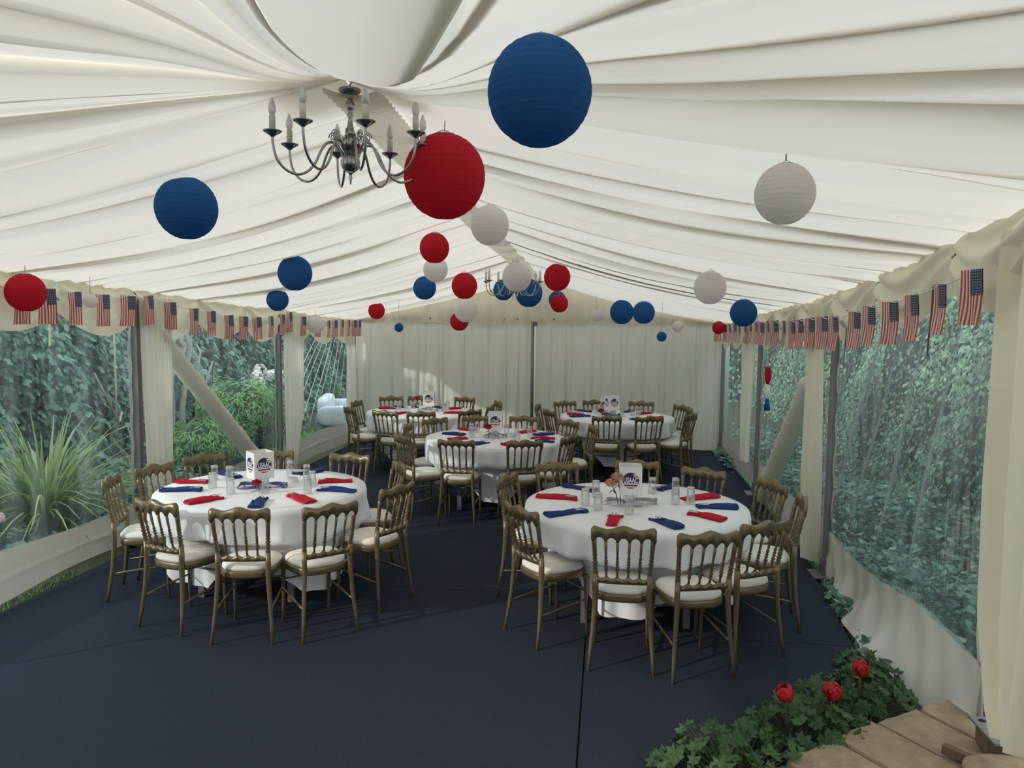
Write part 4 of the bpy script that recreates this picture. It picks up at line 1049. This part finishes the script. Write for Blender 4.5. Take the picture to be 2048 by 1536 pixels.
# ------------------------------------------------------------------ napkins, glasses, centrepieces
EDGE = ['back', 'back, just right of centre', 'right, towards the back', 'right', 'right, towards the front', 'front, just right of centre', 'front', 'front, just left of centre', 'left, towards the front', 'left', 'left, towards the back', 'back, just left of centre']
def clock(dx, dy): return EDGE[round(math.atan2(dx, dy) / (2 * PI) * 12) % 12]
NAPKINS = {
 'FL': [('red', -3.35, 5.57, -3.11, 5.58), ('blue', -3.25, 5.25, -2.96, 5.32), ('red', -2.85, 4.91, -2.72, 5.14), ('blue', -2.33, 4.88, -2.40, 5.12), ('red', -2.01, 5.08, -2.26, 5.27), ('blue', -1.83, 5.47, -2.12, 5.48), ('red', -1.98, 5.83, -2.22, 5.73), ('blue', -2.35, 6.2, -2.52, 6.0), ('blue', -3.20, 5.98, -2.97, 5.82)],
 'FR': [('blue', -0.31, 5.93, -0.07, 5.77), ('red', -0.49, 5.53, -0.19, 5.49), ('blue', -0.38, 4.98, -0.12, 5.14), ('red', 0.06, 4.8, 0.07, 5.05), ('blue', 0.46, 4.79, 0.34, 5.02), ('red', 0.78, 5.05, 0.56, 5.2), ('blue', 0.92, 5.4, 0.64, 5.4), ('red', 0.83, 5.74, 0.57, 5.60), ('blue', 0.54, 6.07, 0.4, 5.89)],
 'M': [('blue', -1.82, 8.45, -1.56, 8.41), ('red', -1.68, 8.83, -1.50, 8.74), ('red', -1.65, 8.04, -1.5, 8.14), ('blue', -1.38, 7.71, -1.24, 7.94), ('red', -0.83, 8.86, -0.96, 8.68), ('blue', -0.6, 8.68, -0.78, 8.53), ('red', -0.54, 8.32, -0.8, 8.30), ('blue', -0.54, 8.08, -0.72, 8.14), ('red', -1.04, 7.78, -0.95, 8.02)],
 'BL': [('red', -3.24, 10.71, -3.0, 10.75), ('red', -2.83, 10.02, -2.71, 10.26), ('blue', -3.05, 10.97, -2.93, 10.89), ('blue', -2.48, 11.02, -2.38, 10.92), ('red', -2.10, 10.98, -2.22, 10.82), ('red', -1.98, 10.37, -2.21, 10.35), ('blue', -2.80, 11.08, -2.76, 10.90)],
 'BR': [('blue', -0.36, 10.98, -0.24, 10.90), ('blue', -0.10, 11.12, -0.08, 10.95), ('red', -0.53, 10.56, -0.30, 10.58), ('blue', -0.47, 10.29, -0.22, 10.4), ('blue', 0.36, 11.12, 0.26, 10.94), ('red', 0.62, 10.92, 0.45, 10.75), ('blue', 0.51, 10.02, 0.34, 10.19), ('red', 0.76, 10.40, 0.55, 10.42)],
}
GLASSES = {
 'FL': [(-3.06, 5.69), (-2.93, 5.68), (-2.93, 5.42), (-2.7, 5.25), (-2.56, 5.98), (-2.36, 5.84), (-2.22, 5.60), (-2.16, 5.36), (-2.47, 5.32)],
 'FR': [(-0.13, 5.33), (-0.06, 5.62), (-0.04, 5.22), (0.36, 5.80), (0.53, 5.81), (0.50, 5.47), (0.61, 5.51), (0.17, 5.13)],
 'M': [(-1.50, 8.50), (-1.46, 8.66), (-1.45, 8.25), (-0.94, 8.18), (-1.11, 8.6), (-0.83, 8.42), (-0.93, 8.81)],
 'BL': [(-2.87, 10.82), (-2.92, 10.64), (-2.24, 10.74), (-2.71, 10.6), (-2.25, 10.52)], 'BR': [(-0.14, 10.80), (0.22, 10.70), (0.36, 10.62), (0.44, 10.60)],
}
used = {}
def uniq(s):
    used[s] = used.get(s, 0) + 1
    return s if used[s] == 1 else s + [', the nearer', ', beside another', ', behind another'][min(2, used[s] - 2)]
def napkin_mesh(seed, m, L):
    r = random.Random(seed); a, b = r.uniform(0, 6), r.uniform(0, 6)
    def fn(u, v):
        y = -L / 2 + L * v; th = 2 * PI * u
        w = .044 + .008 * math.sin(3 * v + a) - .010 * math.exp(-((v - .75) / .12) ** 2) + (.008 if v > .9 else 0)
        h = .020 + .006 * math.sin(5 * v + b) - (.006 if v > .85 else 0)
        c, s = math.cos(th), math.sin(th); f = lambda q, e: math.copysign(abs(q) ** e, q)
        x = w * f(c, .55); z = h * (.5 + .5 * f(s, .75)) + (.006 * math.sin(9 * x / .04 + 6 * v + a) if s > .2 else 0)
        return (x + .010 * math.sin(2.6 * v + b), y + .012 * f(c, 1) * math.sin(a) * (v > .9), z + .001)
    mb = MB().grid(fn, 24, 14, closeu=True); k = 24
    mb.f.append(tuple(range(k))); mb.f.append(tuple(14 * k + i for i in range(k))); mb.mi += [0, 0]
    return mb.mesh('napkin', m)
for k, L in NAPKINS.items():
    tx, ty, tr, nm = TABLES[k]
    for i, (c, x0, y0, x1, y1) in enumerate(L):
        d = Vector((x1 - x0, y1 - y0)); ln = min(.30, max(.2, d.length))
        mx, my = (x0 + x1) / 2, (y0 + y1) / 2
        off = math.hypot(mx - tx, my - ty); lim = tr - ln / 2 - .02
        if off > lim: mx, my = tx + (mx - tx) * lim / off, ty + (my - ty) * lim / off
        lab = uniq('rolled %s napkin on the %s table, at the %s' % (c, nm, clock(mx - tx, my - ty)))
        t = thing('rolled_napkin', lab, 'napkin', (mx, my, TZ + .002), math.atan2(d.y, d.x) - PI / 2, 'rolled napkins on the tables')
        link('cloth_roll', napkin_mesh(i * 3 + len(nm), M[c + '_napkin'], ln), t)
        mb = MB()
        for q in (-.012, .012): mb.box((q, ln * .34, .026), (.013, .07, .004))
        mb.obj('cutlery', M['cutlery'], t, smooth=False)
def glass_parts(t):
    H, R = .118, .031
    MB().lathe([(R * .86, .012), (R * .90, .03), (R, H), (R - .0022, H), (R * .86, .03), (R * .80, .016)], 24, capb=True, capt=True).obj('tumbler_wall', M['glass'], t)
    MB().lathe([(R * .82, 0.001), (R * .87, .006), (R * .87, .014), (R * .80, .016)], 24).obj('thick_base', M['glassbase'], t)
g0 = None
for k, L in GLASSES.items():
    tx, ty, tr, nm = TABLES[k]
    for (x, y) in L:
        dd = math.hypot(x - tx, y - ty)
        lab = uniq('tumbler on the %s table, at the %s%s' % (nm, clock(x - tx, y - ty).replace('just ', ''), ' near the card' if dd < .3 else ''))
        if g0 is None:
            g0 = thing('glass_tumbler', lab, 'glass', (x, y, TZ + .122), 0, 'tumblers on the tables'); glass_parts(g0); g0.rotation_euler = (PI, 0, 0)
        else:
            g = dup(g0, (x, y, TZ + .122), 0, lab); g.rotation_euler = (PI, 0, 0)

# round flag emblem with lettering for the card boxes
cu = bpy.data.curves.new('lettering', 'FONT'); cu.body = 'USAAC'; cu.size = .052; cu.align_x = 'CENTER'; cu.align_y = 'CENTER'; cu.extrude = .0004; cu.offset = .0010
to = bpy.data.objects.new('lettering', cu); COL.objects.link(to)
bpy.context.view_layer.update()
tm = bpy.data.meshes.new_from_object(to); tw = max(v.co.x for v in tm.vertices) - min(v.co.x for v in tm.vertices)
TV = [(v.co.x * .098 / tw, v.co.y * 1.0, v.co.z) for v in tm.vertices]; TF = [tuple(p.vertices) for p in tm.polygons]
bpy.data.objects.remove(to, do_unlink=True)
def emblem_mesh():
    mb = MB(); R = .056; N = 40
    def strip_(y0, y1, x0f, x1f, mi, z):
        def half(y): return math.sqrt(max(0, R * R - y * y))
        a0, a1 = -half(y0), half(y0); b0, b1 = -half(y1), half(y1)
        cl = lambda lo, hi, q: lo if q < lo else hi if q > hi else q
        mb.add([(cl(a0, a1, x0f), y0, z), (cl(a0, a1, x1f), y0, z), (cl(b0, b1, x1f), y1, z), (cl(b0, b1, x0f), y1, z)], [(0, 1, 2, 3)], mi)
    ring = [(R * 1.06 * math.cos(2 * PI * i / N), R * 1.06 * math.sin(2 * PI * i / N), .0004) for i in range(N)]
    mb.add(ring, [tuple(range(N))], 2)
    for i in range(N):
        y0 = -R + 2 * R * i / N; y1 = y0 + 2 * R / N; q = (y0 + y1) / 2 / R
        if q > .34:
            strip_(y0, y1, -1, .018, 0, .0008); strip_(y0, y1, .018, 1, (3 if int((q + 1) * 9) % 2 else 0), .0008)
        elif q > -.28: strip_(y0, y1, -1, 1, 0, .0008)
        else: strip_(y0, y1, -1, 1, (3 if int((q + 1) * 6.2) % 2 else 1), .0008)
    mb.add([(x, y + .001, z + .0014) for x, y, z in TV], TF, 3)
    return mb.mesh('emblem', [M['ink_navy'], M['ink_red'], M['ink_pink'], M['ink_white']], smooth=False)
EMB = emblem_mesh()
def card_box(x, y, z, rz, label, w=.152, h=.20):
    t = thing('card_box', label, 'card', (x, y, z), rz, 'printed card boxes')
    for k in range(4):
        a = k * PI / 2; R = Matrix.Rotation(a, 3, 'Z')
        p = MB().box((0, 0, h / 2), (w - .002, .0016, h)).obj('panel', M['card'], t, smooth=False)
        p.location = R @ Vector((0, -w / 2, 0)); p.rotation_euler = (0, 0, a)
        e = link('emblem', EMB, p); e.location = (0, -.0012, h * .52); e.rotation_euler = (PI / 2, 0, 0)
    MB().box((0, 0, .002), (w - .006, w - .006, .002)).obj('base_flap', M['card'], t, smooth=False)
    return t
def rose(p, tip, m, label, s=1.0):
    t = thing('artificial_rose', label, 'rose', p)
    tip = Vector(tip) - Vector(p)
    MB().tube([(0, 0, .004), tuple(tip * .5 + Vector((.01, 0, .01))), tuple(tip)], .003, 6).obj('stem', M['stem'], t)
    for k, (ra, hh, n) in enumerate(((.012, .030, 3), (.022, .028, 5), (.030, .022, 6))):
        mb = MB()
        for i in range(n):
            a0 = 2 * PI * i / n + k * .6
            def pet(u, v): 
                a = a0 + (u - .5) * 2 * PI / n * 1.35; rr = ra * (.35 + .75 * v ** .7) + (.003 * v if k else 0)
                return (tip.x + s * rr * math.cos(a), tip.y + s * rr * math.sin(a), tip.z - .012 * s + s * hh * 1.25 * v - s * .004 * k - s * .01 * (abs(u - .5) * 2) ** 2 * v)
            mb.grid(pet, 5, 5)
        mb.obj('petal_ring', m, t)
    for a in (.6, 2.8):
        vs, fs = oval_leaf(.04 * s, .55); R = frame_from((math.cos(a), math.sin(a), .8), (math.cos(a), math.sin(a), -.3), 0)
        MB().add([tuple(R @ Vector(v) + tip * .75) for v in vs], fs).obj('leaf', M['geranium'], t, smooth=False)
    return t
def vase(x, y, rz, label):
    t = thing('glass_vase', label, 'vase', (x, y, TZ + .002), rz)
    w, h = .048, .078
    mb = MB(); sq = lambda q: [(-q, -q), (q, -q), (q, q), (-q, q)]
    mb.prism(sq(w), .0, .012)
    mb.obj('thick_base', M['glassbase'], t, smooth=False)
    mb = MB()
    for a in range(4):
        R = Matrix.Rotation(a * PI / 2, 3, 'Z'); mb.box(R @ Vector((0, -w + .002, .045)), (2 * w - .001, .004, .064), rot=R)
    mb.obj('glass_wall', M['glass'], t, smooth=False)
    for qx in (-.022, 0, .022): MB().lathe([(.008, .013), (.008, .070)], 8, (qx, .0, 0)).obj('white_glint', M['card'], t)  # white rods put in for the bright highlights of the thick glass
    return t
def ribbon(x, y, label, seed, m):
    r = random.Random(seed); t = thing('table_ribbon', label, 'ribbon', (x, y, TZ + .002)); a = r.uniform(0, 6)
    def fn(u, v):
        th = 2 * PI * u * 1.08; rr = .115 + .035 * math.sin(2 * th + a) + .018 * math.sin(5 * th)
        return (rr * 1.25 * math.cos(th), rr * .9 * math.sin(th), .003 + .030 * v * abs(math.sin(1.5 * th + a)) + .010 * u)
    MB().grid(fn, 90, 2).obj('ribbon_band', M[m], t)
    def fn2(u, v): return (-.13 - .07 * u, .02 - .05 * u + (v - .5) * .02, .004 + .02 * math.sin(PI * u))
    MB().grid(fn2, 12, 2).obj('ribbon_tail', M['ribbon_red'], t)
    def fn3(u, v): return (.12 + .08 * u, .0 + .03 * math.sin(3 * u) + (v - .5) * .02, .004 + .035 * math.sin(PI * u))
    MB().grid(fn3, 12, 2).obj('ribbon_tail', M['ribbon_grey'], t)
CB = {'FL': (-2.58, 5.48, PI / 4 + .05), 'FR': (.18, 5.41, .02), 'M': (-1.2, 8.33, .12), 'BL': (-2.45, 10.5, .12), 'BR': (.08, 10.52, .45)}
for k, (x, y, a) in CB.items():
    nm = TABLES[k][3]
    vase(x, y, a, 'square clear glass vase under the card box on the ' + nm + ' table')
    card_box(x, y, TZ + .083, a, 'white card box printed with a round flag emblem on the ' + nm + ' table')
    ribbon(x, y, 'shiny ribbon curled round the vase on the ' + nm + ' table', ord(k[0]) + len(k), 'ribbon' if k in ('FL', 'BR') else 'ribbon_grey')
card_box(-.02, 10.74, TZ + .003, .1, 'plain-looking second card box partly hidden behind another on the far right table', .10, .23)
rose((.10, 5.33, TZ + .002), (.045, 5.30, .925), M['rose_peach'], 'peach rose leaning left of the card box, lower of two', 1.25)
rose((.115, 5.36, TZ + .002), (.085, 5.32, .965), M['rose_peach'], 'peach rose leaning left of the card box, upper of two', 1.25)
rose((-2.52, 5.33, TZ + .002), (-2.525, 5.30, .835), M['rose_red'], 'red rose in front of the card box on the near left table')
rose((-1.26, 8.20, TZ + .002), (-1.255, 8.16, .89), M['rose_red'], 'red rose in front of the card box on the middle table', 1.3)
rose((-2.58, 10.42, TZ + .002), (-2.60, 10.39, .95), M['rose_red'], 'red rose left of the card box on the far left table', 1.3)
rose((-.05, 10.40, TZ + .002), (-.06, 10.36, .84), M['rose_red'], 'red rose left of the card box on the far right table', 1.3)
for x, y, nm in ((-2.42, 5.72, 'near left'), (-1.00, 8.36, 'middle'), (-2.62, 10.30, 'far left')):
    t = thing('place_card', 'small blank white tent card on the %s table' % nm, 'card', (x, y, TZ + .003), .1)
    for s in (-1, 1): MB().box((0, s * .016, .027), (.085, .0015, .056), rot=Matrix.Rotation(s * -.5, 3, 'X') @ Matrix.Identity(3)).obj('card_leaf', M['card'], t, smooth=False)
# ------------------------------------------------------------------ paper lanterns
LANTERNS = [
 ('blue', (-0.21, 2.3, 2.7), 0.305, 'largest blue paper lantern, nearest the camera'),
 ('red', (-0.79, 3.7, 2.72), 0.394, 'largest red paper lantern, in front of the near chandelier'),
 ('blue', (-2.22, 3.9, 2.61), 0.319, 'big blue paper lantern hanging left of the near chandelier'),
 ('white', (0.65, 3.05, 2.52), 0.222, 'big white paper lantern hanging under the right roof slope'),
 ('white', (-0.86, 5.6, 2.72), 0.282, 'white paper lantern at the lower right of the largest red one'),
 ('red', (-1.54, 6.8, 2.67), 0.265, 'red paper lantern just under the left of the largest red one'),
 ('white', (-1.8, 8.0, 2.56), 0.259, 'white paper lantern overlapped from above by a red one'),
 ('blue', (-2.18, 9.1, 2.41), 0.273, 'blue paper lantern below a white and a red one left of centre'),
 ('blue', (-2.67, 6.4, 2.42), 0.293, 'blue paper lantern on the left slope, just above a smaller blue one'),
 ('blue', (-3.36, 7.6, 2.22), 0.224, 'smaller blue paper lantern just under another blue one on the left'),
 ('red', (-3.90, 4.8, 2.19), 0.251, 'red paper lantern at the left edge, before the flag bunting'),
 ('white', (-3.86, 5.4, 2.15), 0.103, 'tiny white paper lantern over a flag of the left bunting'),
 ('red', (-3.17, 10.4, 2.15), 0.231, 'small red paper lantern above the far left table'),
 ('blue', (-2.88, 10.5, 1.92), 0.124, 'tiny blue paper lantern hanging low over the far left table'),
 ('red', (-1.79, 9.6, 2.46), 0.325, 'red paper lantern left of the far chandelier'),
 ('white', (-2.03, 11.0, 2.17), 0.331, 'white paper lantern overlapping a red one near the gable'),
 ('red', (-2.26, 11.7, 2.01), 0.282, 'red paper lantern mostly hidden behind a white one near the gable'),
 ('white', (-1.06, 9.0, 2.54), 0.340, 'white paper lantern in front of the far chandelier'),
 ('blue', (-1.5, 11.1, 2.47), 0.295, 'blue paper lantern behind the left arms of the far chandelier'),
 ('blue', (-1.14, 11.2, 2.43), 0.398, 'blue paper lantern partly hidden by the white one at the far chandelier'),
 ('red', (-0.57, 8.7, 2.52), 0.299, 'red paper lantern right of the far chandelier'),
 ('blue', (-0.78, 12.0, 2.36), 0.268, 'blue paper lantern peeping from behind a red one at the gable'),
 ('red', (-0.71, 11.4, 2.29), 0.264, 'small red paper lantern in front of a blue one at the gable'),
 ('white', (-0.17, 11.6, 2.12), 0.187, 'small white paper lantern against the right of the gable'),
 ('blue', (0.2, 11.3, 2.17), 0.343, 'left blue paper lantern of the touching blue pair at right'),
 ('blue', (0.49, 10.8, 2.16), 0.305, 'right blue paper lantern of the touching blue pair'),
 ('white', (0.8, 6.3, 2.31), 0.257, 'white paper lantern on the right slope, up left of a blue one'),
 ('blue', (1.3, 7.7, 2.13), 0.259, 'blue paper lantern by the far end of the right bunting'),
 ('red', (1.57, 11.3, 1.96), 0.179, 'small red paper lantern at the far end of the right bunting'),
 ('blue', (0.72, 10.5, 1.84), 0.131, 'tiny blue paper lantern hanging low before the right back curtain'),
 ('white', (1.05, 11.9, 1.97), 0.166, 'small white paper lantern before the top of the right back curtain'),
 ('white', (-3.93, 10.1, 1.95), 0.236, 'white paper lantern over the left bunting by the second post'),
]
def lantern_mesh(seed):
    """paper skin in bands: each band dips between two wire hoops, so the hoops read as creases"""
    r = random.Random(seed); nb = 17; n = 32; mb = MB()
    th0 = .26; ths = [th0 + (PI - 2 * th0) * (k + (r.uniform(-.22, .22) if 0 < k < nb else 0)) / nb for k in range(nb + 1)]
    for k in range(nb):
        a0, a1 = ths[k], ths[k + 1]; am = (a0 + a1) / 2; dip = 1 - .05 * (a1 - a0)
        tl = r.uniform(-.012, .012); tp = r.uniform(0, 6); vs = []
        for th, s in ((a0, 1), (a0 * .65 + a1 * .35, dip + .003), (am, dip), (a0 * .3 + a1 * .7, dip + .004), (a1, 1)):
            for q in range(n):
                a = 2 * PI * q / n; g = s * (1 - .012 * abs(math.sin(4 * a))); w = tl * math.cos(a + tp) * (s < 1)
                vs.append((math.sin(th) * g * math.cos(a), math.sin(th) * g * math.sin(a), math.cos(th) * s + w * .6))
        mb.add(vs, [(i * n + q, i * n + (q + 1) % n, (i + 1) * n + (q + 1) % n, (i + 1) * n + q) for i in range(4) for q in range(n)])
    return mb
LM = {(c, s): lantern_mesh(s).mesh('paper_shade', M[c + '_paper']) for c in ('red', 'blue', 'white') for s in (1, 2)}
def ring_mesh():
    mb = MB(); R = math.sin(.26)
    mb.tube([(R * math.cos(2 * PI * k / 24), R * math.sin(2 * PI * k / 24), 0) for k in range(25)], .014, 5, cap=False)
    mb.tube([(-R, 0, 0), (-R * .3, 0, .10), (R * .3, 0, .10), (R, 0, 0)], .010, 5)
    return mb.mesh('wire_ring', M['wire'])
RM = ring_mesh()
for i, (c, p, d, lab) in enumerate(LANTERNS):
    R = d / 2
    t = thing('hanging_paper_lantern', lab, 'lantern', p, i * .7, c + ' paper lanterns under the lining')
    s = link('paper_shade', LM[(c, 1 + i % 2)], t); s.scale = (R, R, R * 1.03)
    w = link('wire_ring', RM, t); w.location = (0, 0, R * 1.03 * math.cos(.26)); w.scale = (R, R, R)
    top = roof_z(p[0], p[1]) - .02
    if p[1] < 3.4: top = roof_z(p[0], p[1]) + .02
    MB().tube([(0, 0, R * 1.03 * math.cos(.26) + .1 * R), (0.002, 0, max(R * 1.1 + .02, top - p[2]))], .0035, 5).obj('hanging_string', M['string'], t)

# ------------------------------------------------------------------ chandeliers
def chandelier(label, x, y, ztop, rz, H=.44):
    t = thing('chandelier', label, 'chandelier', (x, y, ztop), rz, 'chrome chandeliers at the ridge')
    C = M['chrome']; Z = -.02
    MB().tube([(0, 0, .06), (0, 0, 0), (.012, 0, -.015), (0, 0, -.03), (0, 0, -.05)], .005, 7).obj('hook', C, t)
    MB().lathe([(.012, -.045), (.050, -.050), (.052, -.058), (.040, -.070), (.014, -.085), (.012, -.090)], 24).obj('ceiling_cup', C, t)
    MB().lathe([(.012, -.088), (.010, -.095), (.020, -.112), (.024, -.125), (.014, -.140), (.011, -.155), (.016, -.165), (.010, -.175), (.012, -.20), (.020, -.235), (.026, -.255)], 20).obj('baluster', C, t)
    MB().lathe([(.026, -.255), (.034, -.262), (.046, -.275), (.044, -.300), (.034, -.318), (.016, -.330)], 24).obj('hub', C, t)
    MB().lathe([(.012, -.328)] + [(.044 * math.sin(a), -.372 - .044 * math.cos(PI - a) * -1 if False else -.372 + .044 * math.cos(a)) for a in [PI * (.08 + .84 * k / 14) for k in range(15)]], 24).obj('ball', C, t)
    MB().lathe([(.020, -.412), (.008, -.420), (.006, -.430), (.009, -.436), (.004, -.455), (.002, -.468)], 12).obj('finial', C, t)
    prof = [(.030, -.265), (.045, -.225), (.075, -.195), (.105, -.200), (.130, -.235), (.155, -.290), (.190, -.330), (.235, -.345), (.285, -.325), (.320, -.280), (.333, -.225), (.335, -.190)]
    def smooth(P):
        o = []
        for i in range(len(P) - 1):
            p0, p1, p2, p3 = P[max(0, i - 1)], P[i], P[i + 1], P[min(len(P) - 1, i + 2)]
            for q in (0, .33, .66):
                o.append(tuple(.5 * ((2 * b) + (-a + c) * q + (2 * a - 5 * b + 4 * c - d) * q * q + (-a + 3 * b - 3 * c + d) * q ** 3) for a, b, c, d in zip(p0, p1, p2, p3)))
        return o + [P[-1]]
    sp = smooth(prof)
    am = MB().tube([(r_, 0, z) for r_, z in sp], .0058, 8).mesh('arm', C)
    dm = MB().lathe([(.006, -.195), (.012, -.190), (.020, -.184), (.040, -.172), (.041, -.168), (.014, -.172), (.010, -.168)], 20).mesh('drip_pan', C)
    cm = MB().lathe([(.0135, -.170), (.0135, -.105), (.010, -.103)], 12).mesh('candle_sleeve', M['candle'])
    bm = MB().lathe([(.009, -.103), (.0165, -.085), (.0165, -.068), (.009, -.045), (.003, -.030)], 12).mesh('candle_bulb', M['bulb'])
    scr = MB().tube([(.045 + .022 * (1 - k / 26) * math.cos(k * .55) + .03, 0, -.262 + .026 * (1 - k / 30) * math.sin(k * .55)) for k in range(24)], .0028, 6).mesh('scroll', C)
    for k in range(8):
        a = link('arm', am, t); a.location = (0, 0, -.095); a.rotation_euler = (0, 0, 2 * PI * k / 8 + PI / 8)
        for nm, me in (('drip_pan', dm), ('candle_sleeve', cm), ('candle_bulb', bm)):
            o = link(nm, me, a); o.location = (.335, 0, 0)
        s = link('scroll', scr, t); s.rotation_euler = (0, 0, 2 * PI * k / 8)
    return t
ch = chandelier('chrome eight-arm chandelier at the ridge, nearest the camera', CX + .02, 3.42, 3.105, .12)
dup(ch, (CX + .03, 9.36, 2.775), .3, 'chrome chandelier at the far ridge, half hidden by a white lantern')
